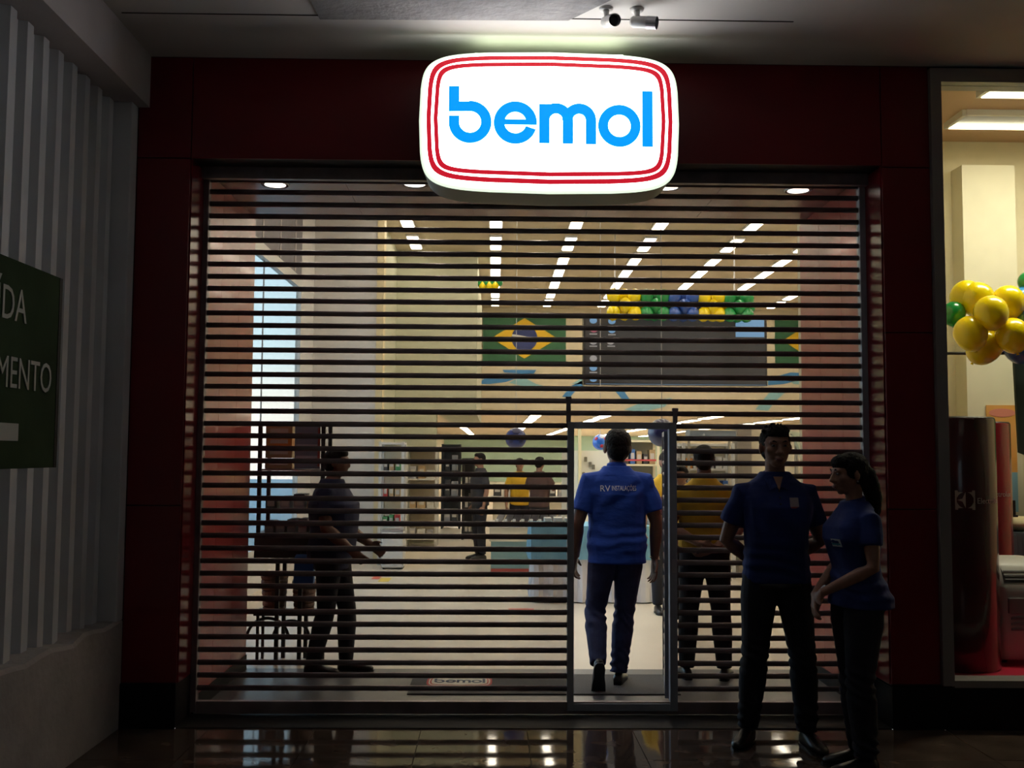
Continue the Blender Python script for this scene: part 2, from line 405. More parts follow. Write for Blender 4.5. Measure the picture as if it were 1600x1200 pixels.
# display window room to the right
xg0 = 2.66
YN = 2.54
zcn = P(1550, 222, YN).z
struct('wall_display_back', B(xg0-0.05, 6.9, YN, YN+0.2, 0, zcn+0.2), mat('display_cream', (0.66, 0.60, 0.42), 0.8, noise=0.04))
struct('wall_display_pillar', B(P(1506, 400, YN-0.2).x, P(1589, 400, YN-0.2).x, YN-0.2, YN, 0, P(1550, 258, YN-0.2).z), mat('display_cream_pale', (0.72, 0.68, 0.54), 0.8, noise=0.03))
struct('wall_display_left', B(xg0-0.03, xg0, 0.3, YN, 0, zcn+0.2), MATS['display_cream'])
struct('wall_display_right', B(6.6, 6.9, 0.3, YN, 0, zcn+0.2), MATS['display_cream'])
struct('ceiling_display', B(xg0-0.05, 6.9, 0.10, YN+0.2, zcn, zcn+0.2), mat('display_ceiling', (0.55, 0.38, 0.26), 0.75))
struct('wall_display_header', B(XR-0.02, 6.9, 0.02, 0.2, 3.83, 5.5), M_dark)
ZPL = 0.22
struct('floor_display', B(xg0, 6.6, YS-0.02, YN, -0.1, ZPL), mat('red_display_plinth', (0.55, 0.02, 0.06), 0.35, coat=0.3))
# frame and glass
zft, zfb = P(1520, 106, 0).z, ZP
wd = struct('window_2', MB().box(XR-0.02, XR+0.045, -0.03, 0.12, zfb, 3.88), M_frame)
obj('head_rail', B(XR+0.045, 6.6, -0.03, 0.12, P(1520, 131, 0).z, 3.88), M_frame, wd)
obj('sill_rail', B(XR+0.045, 6.6, -0.03, 0.12, ZP-0.01, ZP+0.03), M_frame, wd)
obj('pane', B(XR+0.045, 6.6, 0.03, 0.042, ZP+0.03, P(1520, 131, 0).z), M_glass, wd)

# ================================================================== ROLLING SHUTTER
dl, dr = P(886, 880, YS).x, P(1057, 880, YS).x
dzt = P(972, 660, YS).z
dzb = P(972, 1107, YS).z
sh = empty('rolling_shutter', (SL, YS, 0), 'dark tubular grille shutter pulled down over the whole shop entrance', 'shutter')
pitch_s = 0.0752
def slat_me(L):
    mb = MB(); prof = []
    for k in range(10):
        a = 2*PI*k/10; prof.append((0.011*math.cos(a), 0.0165*math.sin(a)))
    mb.rings([[(x, p[0], p[1]) for p in prof] for x in (0, L)])
    me = mesh_of('slat', mb); me.materials.append(M_slat)
    for p in me.polygons: p.use_smooth = len(p.vertices) == 4
    return me
x0s, x1s = SL+0.03, SR-0.03
mef, mel, mer = slat_me(x1s-x0s), slat_me(dl-x0s), slat_me(x1s-dr)
def put(me, x, z):
    o = bpy.data.objects.new('slat', me); COL.objects.link(o); o.parent = sh; o.location = (x-SL, random.uniform(-0.001, 0.001), z+random.uniform(-0.0012, 0.0012)); return o
z = 0.105; n = 0
# phase: a slat seen at y=684 beside the door
zref = P(860, 684, YS).z
z = zref - pitch_s*math.floor((zref-0.12)/pitch_s)
lz = []
while z < ZF+0.02:
    if z > dzt+0.005: put(mef, x0s, z)
    else: put(mel, x0s, z); put(mer, dr, z)
    lz.append(z); z += pitch_s
obj('guide_rail', MB().box(SL, SL+0.035, YS-0.03, YS+0.03, 0.02, ZF+0.02), M_slat, sh, bevel=0.003)
obj('guide_rail', MB().box(SR-0.04, SR, YS-0.03, YS+0.03, 0.02, ZF+0.02), M_door, sh, bevel=0.003)
obj('bottom_rail', MB().box(SL+0.03, SR-0.03, YS-0.022, YS+0.022, 0.012, 0.085), M_slat, sh, bevel=0.004)
obj('roller_housing', MB().box(SL+0.005, SR-0.005, YS-0.09, YS-0.045, ZF-0.06, ZF+0.02), M_slat, sh)
for (xa, xb_, za, zb_) in ((x0s, x1s, dzt, ZF+0.02), (x0s, dl, 0.085, dzt), (dr, x1s, 0.085, dzt)):
    obj('clear_insert', B(xa, xb_, YS+0.002, YS+0.0045, za, zb_), M_insert, sh)
# wicket door frame
j = 0.040
fd = 0.028
obj('door_jamb', B(dl, dl+j, YS-fd, YS+fd, dzb-0.01, dzt), M_door, sh, bevel=0.003)
obj('door_jamb', B(dr-j-0.006, dr, YS-fd, YS+fd, dzb-0.01, dzt), M_door, sh, bevel=0.003)
obj('door_header', B(dl+j, dr-j-0.006, YS-fd, YS+fd, dzt-0.040, dzt), M_door, sh, bevel=0.003)
obj('door_sill', B(dl+j, dr-j-0.006, YS-fd, YS+fd, dzb-0.01, dzb+0.035), M_door, sh, bevel=0.003)
for px, y0, y1 in ((888, 622, 662), (1054, 640, 662)):
    a_, b_ = P(px, y0, YS), P(px, y1, YS)
    obj('latch_bolt', MB().box(a_.x-0.014, a_.x+0.014, YS-0.022, YS-0.010, b_.z, a_.z), M_slat, sh)
    obj('latch_cap', MB().box(a_.x-0.018, a_.x+0.018, YS-0.026, YS-0.006, a_.z-0.012, a_.z+0.008), M_slat, sh)
for px, py in ((893, 884), (1052, 884)):
    a_ = P(px, py, YS); obj('strike_plate', MB().box(a_.x-0.014, a_.x+0.014, YS-fd-0.004, YS-fd+0.001, a_.z-0.04, a_.z+0.04), M_steel, sh)
# opened leaf: frame and rungs, swung inward past ninety degrees
lf = empty('door_leaf', (dr-j-0.012-SL, fd+0.012, 0)); lf.parent = sh; lf.rotation_euler = (0, 0, math.radians(-98))
LW = dr-dl-2*j-0.03
def lobj(name, mb, m): return obj(name, mb, m, lf, local=True)
lobj('stile', B(-0.03, 0.0, -0.015, 0.02, dzb+0.05, dzt-0.05), mat('pale_blue_steel', (0.28, 0.31, 0.38), 0.4, metal=0.3))
lobj('stile', B(-LW, -LW+0.03, -0.015, 0.02, dzb+0.05, dzt-0.05), M_door)
lobj('rail', B(-LW+0.03, -0.03, -0.012, 0.018, dzb+0.05, dzb+0.08), M_door)
lobj('rail', B(-LW+0.03, -0.03, -0.012, 0.018, dzt-0.08, dzt-0.05), M_door)
rg = MB()
for z in lz:
    if dzb+0.1 < z < dzt-0.1: rg.tube([(-LW+0.03, 0, z), (-0.03, 0, z)], 0.013, 8, ref=(0, 0, 1))
lobj('rungs', rg, M_slat)['kind'] = 'stuff'

# ================================================================== ILLUMINATED SIGN
YG = -0.36
SC = P(858.5, 190.5, YG)
k = ((P(1062, 190, YG)-P(655, 190, YG)).x)/1254.0      # metres per drawing unit
sgn = empty('illuminated_sign', (SC.x, 0.0, SC.z), 'glowing white rounded rectangular lightbox sign with double red border', 'sign')
ax, az = 627*k, 346*k
sl = 0.003                                              # the box hangs a hair clockwise
def S(u, v, d):                                         # drawing units about the centre (v up) -> world
    x = u*k; z = v*k
    dome = 0.055*max(0.0, 1-(abs(x)/ax)**4)**0.5*max(0.0, 1-(abs(z)/az)**4)**0.5
    return Vector((SC.x + x, YG - dome - d, SC.z + z - sl*x))
def sup(t, a_, b_, n):
    c, s = math.cos(t), math.sin(t)
    return (a_*math.copysign(abs(c)**(2/n), c), b_*math.copysign(abs(s)**(2/n), s))
def rim(a_, b_, n, N=96):
    # denser near the corners
    pts = []
    for i in range(N):
        t = 2*PI*i/N; u, v = sup(t, a_, b_, n)
        pts.append((u*(1-0.04*(v/b_)**2), v*(1-0.07*(u/a_)**2)))
    return pts
mb = MB(); rs = []
for s_, y_ in ((1.0, -0.14), (0.992, -0.02), (0.985, 0.0)):
    rs.append([Vector((SC.x+u*k*s_, YG-0.005+0.16+y_ if False else (YG + 0.33 if y_ == 0.0 else (YG + 0.30 if y_ == -0.02 else YG+0.03)), SC.z+v*k*s_ - sl*u*k)) for u, v in rim(627, 346, 7.5)])
mb.rings(rs); obj('casing', mb, mat('sign_casing', (0.22, 0.26, 0.20), 0.4, metal=0.2), sgn, smooth=False)
# face with a rounded glowing rim
M_face = mat('sign_face_acrylic', (0.9, 0.95, 0.9), 0.3, emit=(1.0, 1.0, 0.95), estr=6.5)
M_rimm = mat('sign_rim_acrylic', (0.8, 0.9, 0.8), 0.3, emit=(0.80, 0.95, 0.74), estr=1.1)
mb = MB(); rs = []
for s_, dd in ((1.0, -0.03), (1.0, -0.012), (0.994, -0.002), (0.984, 0.004), (0.965, 0.006), (0.945, 0.003)):
    rs.append([(SC.x+u*k*s_, YG-dd, SC.z+v*k*s_-sl*u*k*s_) for u, v in rim(627, 346, 7.5)])
mb.rings(rs, cap=False); obj('rim', mb, M_rimm, sgn, smooth=True)
mb = MB(); rs = []
for s_ in (0.95, 0.93, 0.85, 0.7, 0.5, 0.3, 0.12, 0.01):
    rs.append([S(u*s_, v*s_, 0.0) for u, v in rim(627, 346, 7.5)])
mb.rings(rs); obj('face', mb, M_face, sgn, smooth=True)
M_sred = mat('sign_red_film', (0.5, 0.01, 0.02), 0.4, emit=(0.66, 0.012, 0.03), estr=0.85)
def border(a_, b_, w_, n):
    mb = MB(); o_, i_ = rim(a_, b_, n, 128), rim(a_-w_, b_-w_, n, 128)
    m_ = len(o_); b0 = 0
    vs = [S(u, v, 0.0015) for u, v in o_] + [S(u, v, 0.0015) for u, v in i_] + [S(u, v, 0.006) for u, v in o_] + [S(u, v, 0.006) for u, v in i_]
    fs = []
    for q in range(m_):
        r = (q+1) % m_
        fs += [(2*m_+q, 2*m_+r, 3*m_+r, 3*m_+q), (q, r, 2*m_+r, 2*m_+q), (3*m_+q, 3*m_+r, m_+r, m_+q), (q, m_+q, m_+r, r)]
    mb.add(vs, fs); return mb
obj('red_border', border(590, 313, 22, 9.0), M_sred, sgn)
obj('red_border', border(555, 278, 20, 12.0), M_sred, sgn)
# letters, drawn from arcs and bars
def c_(x, y): return (x-795, 586-y)
def ringarc(cx, cy, ro, ri, a0, a1, n=36):
    o_ = []; 
    for q in range(n+1):
        a = math.radians(a0+(a1-a0)*q/n); o_.append(((cx+ro*math.cos(a)), (cy-ro*math.sin(a)), (cx+ri*math.cos(a)), (cy-ri*math.sin(a))))
    return o_
def shape(mb, T, strips, rects):
    for st in strips:
        vs = []; m_ = len(st)
        for d in (0.002, 0.009):
            for (a1, b1, a2, b2) in st: vs += [T(a1, b1, d), T(a2, b2, d)]
        fs = []; h = 2*m_
        for q in range(m_-1):
            i0, i1, j0, j1 = 2*q, 2*q+1, 2*q+2, 2*q+3
            fs += [(h+i0, h+j0, h+j1, h+i1), (i0, j0, h+j0, h+i0), (i1, h+i1, h+j1, j1)]
        fs += [(0, 1, h+1, h), (2*m_-2, h+2*m_-2, h+2*m_-1, 2*m_-1)]
        mb.add(vs, fs)
    for (x0, y0, x1, y1) in rects:
        n_ = max(1, int(abs(x1-x0)/40)); 
        st = [(x0+(x1-x0)*q/n_, y0, x0+(x1-x0)*q/n_, y1) for q in range(n_+1)]
        shape(mb, T, [st], [])
    return mb
LET = {
 'b': ([ringarc(415, 608, 102, 52, -180, 93, 48)], [(312, 433, 362, 556), (362, 508, 417, 556), (313, 577, 363, 610)]),
 'e': ([ringarc(630, 609, 103, 52, 8, 343-1, 56)], [(577, 593, 733, 619)]),
 'm': ([ringarc(824, 593, 81, 31, 40, 180, 26), ringarc(934, 593, 81, 31, 0, 140, 26), ringarc(824, 593, 81, 31, 0, 40, 10), ringarc(934, 593, 81, 31, 140, 180, 10)],
       [(743, 517, 793, 707), (855, 590, 905, 708), (965, 592, 1015, 709)]),
 'o': ([ringarc(1126, 617, 102, 54, 0, 360, 60)], []),
 'l': ([], [(1236, 444, 1287, 715)]),
}
M_cy = mat('sign_blue_film', (0.02, 0.3, 0.8), 0.4, emit=(0.0, 0.33, 1.0), estr=1.0)
def logo(parent, T, m, nm='letter'):
    for ch in 'bemol':
        st, rc = LET[ch]; obj(nm, shape(MB(), T, st, rc), m, parent)
obj('top_leak_strip', B(SC.x-0.42, SC.x+0.42, YG+0.05, YG+0.10, SC.z+az-0.012, SC.z+az+0.008), mat('sign_leak_glow', (0.9, 1, 0.8), 0.5, emit=(0.86, 1.0, 0.66), estr=3.0), sgn)  # added glowing strip, stands in for light leaking out above the casing
logo(sgn, lambda x, y, d: S(x-795, 586-y, d), M_cy)
for dx in (-0.45, 0.45): obj('mounting_bracket', B(SC.x+dx-0.03, SC.x+dx+0.03, YG+0.32, 0.0, SC.z-0.15, SC.z+0.2), M_steel, sgn)

# ================================================================== LAMPS OF THE STORE
def luminaire(L, wd_, nm, lab, grp):
    r = empty(nm, (0, 0, 0), lab, 'light', grp)
    obj('housing', MB().box(-wd_/2-0.02, wd_/2+0.02, -L/2-0.02, L/2+0.02, 0.012, 0.05), M_lampb, r, local=True)
    obj('diffuser', MB().box(-wd_/2, wd_/2, -L/2, L/2, 0.0, 0.014), M_lamp, r, local=True)
    return r
l0 = None
rowx = [P(630, 352, P(0, 352, 10).y).x]
def onc(px, py, h): return G(px, py, h)
hrow = ZS-0.051
rows = [onc(640, 360, hrow).x, onc(775, 345, hrow).x, onc(903, 345, hrow).x, onc(1035, 350, hrow).x, onc(1184, 350, hrow).x, onc(1240, 400, hrow).x, onc(1240, 400, hrow).x+1.35]
ORD = ['first', 'second', 'third', 'fourth', 'fifth', 'sixth', 'seventh', 'eighth', 'ninth', 'tenth', 'eleventh', 'twelfth', 'thirteenth']
rlab = ['leftmost ceiling row beside the white wall', 'ceiling row running above the left flag', 'ceiling row above the gap between flag and screen', 'ceiling row above the yellow balloons', 'ceiling row above the middle of the screen', 'ceiling row above the right end of the screen', 'rightmost ceiling row by the red portal']
for ri, x in enumerate(rows):
    y = 3.0
    ymax = YK-0.8 if ri > 0 else YB-0.8
    q_ = 0
    while y < ymax:
        lab = '%s luminaire from the entrance, %s' % (ORD[q_], rlab[ri]); q_ += 1
        if l0 is None: l0 = luminaire(1.0, 0.17, 'ceiling_light', lab, 'x'); o = l0
        else: o = copy_tree(l0)
        o.location = (x, y, hrow); o['label'] = lab; o['group'] = 'linear luminaires, ' + rlab[ri]
        y += 1.36
l1 = None
zz = zbk-0.051
rows2 = [onc(712, 658, zz).x, onc(828, 658, zz).x, onc(935, 654, zz).x, onc(1100, 655, zz).x, onc(1240, 655, zz).x]
for ri, x in enumerate(rows2):
    y = YK+1.8
    q_ = 0
    while y < 50:
        lab = ORD[q_] + ' long luminaire under the low mezzanine ceiling, row %s' % ['by the left wall', 'above the blue round balloon', 'above the doorway', 'right of the doorway', 'behind the standing guard'][ri]
        if l1 is None: l1 = luminaire(2.2, 0.26, 'mezzanine_light', lab, 'x'); o = l1
        else: o = copy_tree(l1)
        o.location = (x, y, zz); o['label'] = lab; o['group'] = 'mezzanine luminaires, ' + ['left wall row', 'blue balloon row', 'doorway row', 'row right of doorway', 'row behind the guard'][ri]
        y += 3.1; q_ += 1
# soffit downlights of the portal
dn = None
dpos = [(430, 288, 'left end of the red soffit'), (648, 287, 'red soffit just left of the glowing sign'), (845, 290, 'middle of the red soffit behind the sign'), (1043, 292, 'red soffit just right of the glowing sign'), (1247, 297, 'right end of the red soffit')]
for px, py, where in dpos:
    g_ = G(px, py, ZF+0.02)
    lab = 'round recessed downlight at the ' + where
    if dn is None:
        dn = empty('downlight', g_, lab, 'light', 'downlights in the portal soffit')
        obj('ring', MB().lathe([(0.085, -0.006), (0.095, 0.002), (0.072, 0.002), (0.072, -0.004)], n=24, cap=False), M_steel, dn, local=True, smooth=True)
        obj('lens', MB().lathe([(0.068, -0.004), (0.066, 0.0015)], n=24), M_lampw, dn, local=True)
        o = dn
    else: o = copy_tree(dn)
    o.location = (g_.x, g_.y, ZF+0.019); o['label'] = lab
    sp = bpy.data.lights.new('downlight_bulb', 'SPOT'); sp.energy = 11; sp.color = (1.0, 0.95, 0.88); sp.spot_size = math.radians(115); sp.spot_blend = 0.6; sp.shadow_soft_size = 0.05
    so = bpy.data.objects.new('downlight_bulb', sp); COL.objects.link(so); so.location = (g_.x, g_.y, ZF+0.0)
# display window ceiling light boxes and small far lights
M_lbox = mat('light_box_louver', (0.25, 0.27, 0.38), 0.3, metal=0.4)
M_ledge = mat('light_box_tube', (0.9, 0.85, 0.6), 0.5, emit=(1.0, 0.86, 0.52), estr=7.0)
for (px0, pf, pb, lab) in ((1482, 197, 178, 'wide recessed light box with bright front tube, nearer the back of the display window'), (1533, 148, 135, 'shallower recessed light box with bright tube at the top edge of the display window')):
    a_ = G(px0, pf, zcn-0.03); b_ = G(px0, pb, zcn-0.03)
    lb = empty('ceiling_light_box', (a_.x, a_.y, zcn), lab, 'light', 'light boxes in the display window')
    yn, yf = min(a_.y, b_.y), max(a_.y, b_.y)
    x1_ = 6.0
    obj('louver', B(a_.x, x1_, yn, yf, zcn-0.03, zcn-0.001), M_lbox, lb)
    obj('tube', B(a_.x, x1_, max(yn, yf)-0.035, max(yn, yf), zcn-0.055, zcn-0.03), M_ledge, lb)
    obj('frame', MB().box(a_.x-0.03, a_.x, yn-0.02, yf+0.02, zcn-0.05, zcn-0.001).box(a_.x, x1_, yn-0.03, yn, zcn-0.045, zcn-0.001), M_lampb, lb)
area('display_lamp', (4.4, 1.3, zcn-0.12), (0, 0, 0), 1.6, 62, (1.0, 0.90, 0.66), 0.4)

# ================================================================== SECURITY CAMERAS
def seccam(px, py, aim, lab):
    c = G(px, py, ZC); r = empty('security_camera', (c.x, c.y, ZC), lab, 'camera', 'bullet cameras on the corridor ceiling')
    obj('base', MB().lathe([(0.034, -0.012), (0.038, -0.002), (0.038, 0.0)], n=20), M_wht, r, local=True, smooth=True)
    d = Vector(aim).normalized(); e_ = Vector((0.01, -0.01, -0.075))
    obj('arm', MB().tube([(0, 0, -0.008), (0.003, 0, -0.04), e_], [0.017, 0.014, 0.015], 12), M_wht, r, local=True, smooth=True)
    a0 = e_ - d*0.045; a1 = e_ + d*0.075
    obj('body', MB().tube([a0, a0+d*0.012, a1-d*0.01, a1], [0.022, 0.030, 0.031, 0.031], 20, ref=(0, 0, 1)), M_wht, r, local=True, smooth=True)
    obj('lens', MB().tube([a1-d*0.002, a1+d*0.004], [0.027, 0.026], 20, ref=(0, 0, 1)), M_dark, r, local=True)
    obj('hood', MB().tube([a1-d*0.03, a1+d*0.022], [0.033, 0.033], 20, ref=(0, 0, 1), cap=False), M_steel, r, local=True)
seccam(947, 13, (0.25, -0.9, -0.30), 'small bullet security camera whose dark lens faces the viewer')
seccam(995, 14, (0.85, -0.35, -0.18), 'longer grey bullet security camera turned sideways beside the other')

# ================================================================== GREEN BOARD ON THE LEFT WALL
XBd = -1.99
e1 = PX(98, 436, XBd); e0 = PX(98, 730, XBd)
y1 = e1.y; zt_, zb_ = e1.z, e0.z
bd = empty('green_notice_board', (XBd, y1, zb_), 'dark green notice board with pale capital lettering mounted on the ribbed wall', 'board')
obj('panel', B(XBd-0.02, XBd, y1-2.4, y1-0.03, zb_, zt_), mat('green_board_film', (0.022, 0.042, 0.016), 0.8, spec=0.1, noise=0.25, nscale=3), bd)
obj('edge_trim', B(XBd-0.05, XBd+0.002, y1-0.03, y1, zb_, zt_), M_black, bd)
obj('backing', B(-2.21, XBd-0.02, y1-2.35, y1-0.06, zb_+0.06, zt_-0.06), M_black, bd)
M_bt = mat('pale_board_letters', (0.34, 0.35, 0.32), 0.6)
def board_text(body, pxr, pyb, size):
    e_ = PX(pxr, pyb, XBd)
    n_ = len(body)
    full = text_mb(body, size, lambda x, y, z: Vector((XBd+0.001+z, x, y)), 0.003, 'LEFT', 0.80)
    xs_ = [v.y for v in full.v]; w_ = max(xs_)
    cx = e_.y - w_
    pos = 0.0
    # one part per letter
    for i, ch in enumerate(body):
        if ch == ' ': continue
        pre = text_mb(body[:i+1], size, lambda x, y, z: Vector((0, x, y)), 0.003, 'LEFT', 0.80); me_ = max(v.y for v in pre.v)
        one = text_mb(ch, size, lambda x, y, z: Vector((XBd+0.001+z, x, y)), 0.003, 'LEFT', 0.80); mo = max(v.y for v in one.v)
        for v in one.v: v.y += cx + me_ - mo; v.z += e_.z
        obj('letter', one, M_bt, bd)
zA, zB_ = PX(38, 500, XBd).z, PX(38, 447, XBd).z
hcap = PX(38, 452, XBd).z - PX(38, 504, XBd).z
board_text('SAÍDA', 40, 506, hcap/0.70)
hcap2 = PX(75, 567, XBd).z - PX(75, 613, XBd).z
board_text('PAGAMENTO', 78, 614, hcap2/0.70)
a_, b_ = PX(28, 662, XBd), PX(28, 689, XBd)
obj('white_bar', B(XBd, XBd+0.003, a_.y-0.9, a_.y, b_.z, a_.z), M_bt, bd)

# ================================================================== BULKHEAD: FLAGS, SCREEN, BALLOONS
M_fg = mat('flag_green', (0.03, 0.125, 0.06), 0.7, noise=0.1)
M_fy = mat('flag_yellow', (0.72, 0.46, 0.02), 0.7)
M_fb = mat('flag_blue', (0.03, 0.045, 0.17), 0.7)
def flag(x0, y0, x1, y1, Y, lab, cx=None):
    a_, b_ = P(x0, y0, Y), P(x1, y1, Y)
    r = empty('flag', (a_.x, Y, b_.z), lab, 'flag', 'green and yellow flags on the bulkhead')
    W, Hh = b_.x-a_.x, a_.z-b_.z; c = Vector(((a_.x+b_.x)/2, Y, (a_.z+b_.z)/2))
    mb = MB(); rs = []
    for i in range(17):
        x = a_.x+W*i/16; yy = Y+0.02*math.sin(i*0.9)*0.6
        rs.append([(x, yy-0.03, b_.z), (x, yy-0.03, a_.z), (x, yy-0.02, a_.z), (x, yy-0.02, b_.z)])
    mb.rings(rs); obj('cloth', mb, M_fg, r, smooth=False)
    q = lambda u, v, t: Vector((c.x+u, Y-0.046-t, c.z+v))
    obj('rhombus', MB().prism([(-W*0.40, 0), (0, -Hh*0.40), (W*0.40, 0), (0, Hh*0.40)], q, 0.002), M_fy, r)
    R_ = Hh*0.255
    obj('disc', MB().prism([(R_*math.cos(2*PI*i/32), R_*math.sin(2*PI*i/32)) for i in range(32)], lambda u, v, t: Vector((c.x+u, Y-0.050-t, c.z+v)), 0.002), M_fb, r)
    band = [(-R_*0.97 + 1.94*R_*i/12, R_*0.30 - 0.42*R_*(i/12)**1.6) for i in range(13)]
    poly = band + [(u, v-R_*0.15) for u, v in reversed(band)]
    obj('band', MB().prism(poly, lambda u, v, t: Vector((c.x+u, Y-0.054-t, c.z+v)), 0.002), M_wht, r)
flag(755, 489, 884, 569, YK, 'green flag with yellow rhombus and blue disc left of the large screen')
flag(1210, 494, 1330, 572, YK, 'green flag with yellow rhombus partly hidden at the right of the large screen')
YSc = 10.2
a_, b_ = P(912, 493, YSc), P(1199, 603, YSc)
scn = empty('led_screen', (a_.x, YSc, b_.z), 'large wide dark screen showing desktop icons, hung above the doorway', 'screen')
obj('cabinet', B(a_.x, b_.x, YSc, YSc+0.25, b_.z, a_.z), M_dark, scn)
obj('display', B(a_.x+0.03, b_.x-0.03, YSc-0.006, YSc, b_.z+0.03, a_.z-0.03), mat('screen_lit_charcoal', (0.02, 0.02, 0.02), 0.3, emit=(0.035, 0.034, 0.035), estr=1.0), scn)
def px_rect(nm, x0, y0, x1, y1, m):
    p, q = P(x0, y0, YSc), P(x1, y1, YSc); obj(nm, B(p.x, q.x, YSc-0.010, YSc-0.006, q.z, p.z), m, scn)
M_ib = mat('screen_icon_blue', (0.02, 0.05, 0.1), 0.4, emit=(0.26, 0.52, 0.85), estr=1.0)
M_iw = mat('screen_icon_pale', (0.1, 0.1, 0.1), 0.4, emit=(0.50, 0.50, 0.52), estr=0.8)
M_ir = mat('screen_icon_red', (0.1, 0.02, 0.03), 0.4, emit=(0.45, 0.14, 0.2), estr=1.0)
px_rect('window_tile', 1149, 498, 1194, 527, M_ib)
def icon(cx, cy, m, rr=6.0):
    c = P(cx, cy, YSc); rw = rr*(YSc-CAM.y)/F
    obj('icon', MB().prism([(rw*math.cos(2*PI*i/12), 0.8*rw*math.sin(2*PI*i/12)) for i in range(12)], lambda u, v, t: Vector((c.x+u, YSc-0.006-t, c.z+v)), 0.004), m, scn)
for cx, cy, m in ((927, 501, M_ib), (956, 502, M_ib), (928, 515, M_ir), (956, 516, M_ib), (927, 534, M_iw), (954, 534, M_iw), (927, 560, M_iw), (927, 575, M_ib), (927, 592, M_ib)): icon(cx, cy, m)
for cx, cy in ((927, 522), (956, 523), (927, 541), (955, 541), (927, 582)):
    px_rect('caption', cx-6, cy-1.0, cx+6, cy+1.0, M_iw)
p, q = P(914, 600, YSc), P(1198, 602.5, YSc)
px_rect('task_bar', 915, 599.5, 1197, 602, M_ib)
for px in (962, 1150):
    c = P(px, 493, YSc); obj('hanger', B(c.x-0.008, c.x+0.008, YSc+0.08, YSc+0.12, a_.z, ZS), M_steel, scn)

def balloon_mb(r):
    mb = MB(); prof = []
    for i in range(13):
        t = i/12; a = PI*t
        rr = r*math.sin(a)*(1.0 - 0.0*t); zz_ = -r*math.cos(a)
        if zz_ < 0: zz_ *= 1.22
        prof.append((max(rr, r*0.05), zz_))
    return mb.lathe(prof, n=18)
bal_cache = {}
def balloon(loc, r, m, lab, grp, tilt=None, name='balloon'):
    key = (m.name)
    if key not in bal_cache:
        me = mesh_of('balloon', balloon_mb(1.0)); me.materials.append(m)
        for p in me.polygons: p.use_smooth = True
        kn = mesh_of('knot', MB().lathe([(0.03, -1.20), (0.085, -1.28), (0.10, -1.31), (0.02, -1.30)], n=10)); kn.materials.append(m)
        bal_cache[key] = (me, kn)
    me, kn = bal_cache[key]
    o = bpy.data.objects.new(name, me); COL.objects.link(o); o.location = loc; o.scale = (r, r, r)
    o.rotation_euler = tilt if tilt else (random.uniform(-0.6, 0.6), random.uniform(-0.6, 0.6), random.uniform(0, 6))
    k_ = bpy.data.objects.new('knot', kn); COL.objects.link(k_); k_.parent = o
    tag(o, lab, 'balloon', grp); return o
def latex(nm, c): return mat(nm, c, 0.22, coat=0.6)
L_y, L_g, L_b, L_bl = latex('yellow_latex', (0.90, 0.70, 0.0)), latex('green_latex', (0.01, 0.27, 0.06)), latex('blue_latex', (0.03, 0.10, 0.42)), latex('royal_blue_latex', (0.02, 0.14, 0.62))
YBl = YSc-0.28
for (x0, x1, m, nm, wh) in ((950, 1000, L_y, 'yellow', 'at the left end of the garland above the screen'), (1003, 1043, L_g, 'green', 'between yellow and blue in the garland above the screen'), (1046, 1090, L_b, 'blue', 'in the middle of the garland above the screen'),
                         (1093, 1130, L_y, 'yellow', 'right of the blue ones in the garland above the screen'), (1132, 1174, L_g, 'green', 'at the right end of the garland above the screen')):
    lab = '%s round balloon %s' % (nm, wh)
    nn = 0
    for row, py in enumerate((463, 477, 490)):
        for q_ in range(3):
            px = x0 + (x1-x0)*(q_+0.5)/3 + (3 if row == 1 else 0)
            c = P(px, py + (px-1060)*0.018, YBl + (0.10 if (q_+row) % 2 else -0.08)); balloon(c, 0.0108*(YSc-CAM.y)/16*9.9, m, lab, lab)
# round blue balloons hanging in the hall
def football(px, py, Y, rpx, m, lab, patches=()):
    c = P(px, py, Y); r = rpx*(Y-CAM.y)/F
    o = obj('round_balloon', MB().ball((0, 0, 0), r, 24, 16), m, None, smooth=True, local=True); o.location = c
    tag(o, lab, 'balloon')
    for (ux, uz, m2, sz) in patches:
        d = Vector((ux, -math.sqrt(max(0.05, 1-ux*ux-uz*uz)), uz))
        R_ = d.to_track_quat('Z', 'Y').to_matrix()
        obj('patch', MB().ball(d*r*0.93, (r*sz, r*sz, r*0.12), 14, 8, R_), m2, o, local=True, smooth=True)
    obj('string', MB().tube([(0, 0, r*0.98), (0, 0, (ZS if Y > YP else ZF)-c.z)], 0.004, 6), M_wht, o, local=True)
M_pr = mat('red_patch', (0.45, 0.03, 0.06), 0.4); M_pw = mat('white_patch', (0.7, 0.75, 0.85), 0.4); M_pd = mat('dark_patch', (0.02, 0.02, 0.08), 0.4)
football(806, 685, 6.5, 16.5, mat('navy_balloon', (0.015, 0.03, 0.19), 0.3, coat=0.5), 'large dark blue round balloon hanging left of the doorway', ((0.0, 0.25, M_pr, 0.12), (0.55, -0.2, M_pd, 0.3), (-0.55, -0.2, M_pd, 0.3), (0, 0.7, M_pd, 0.4)))
football(938, 691, 5.5, 12.5, L_bl, 'bright blue ball balloon with red patches seen through the doorway', ((-0.6, 0.45, M_pr, 0.25), (0.1, -0.5, M_pr, 0.25), (0.55, 0.4, M_pr, 0.22), (0.15, 0.75, M_pw, 0.35)))
football(1034, 676, 3.4, 22, mat('dark_navy_balloon', (0.01, 0.018, 0.09), 0.35, coat=0.4), 'very dark blue balloon behind the top right corner of the doorway')
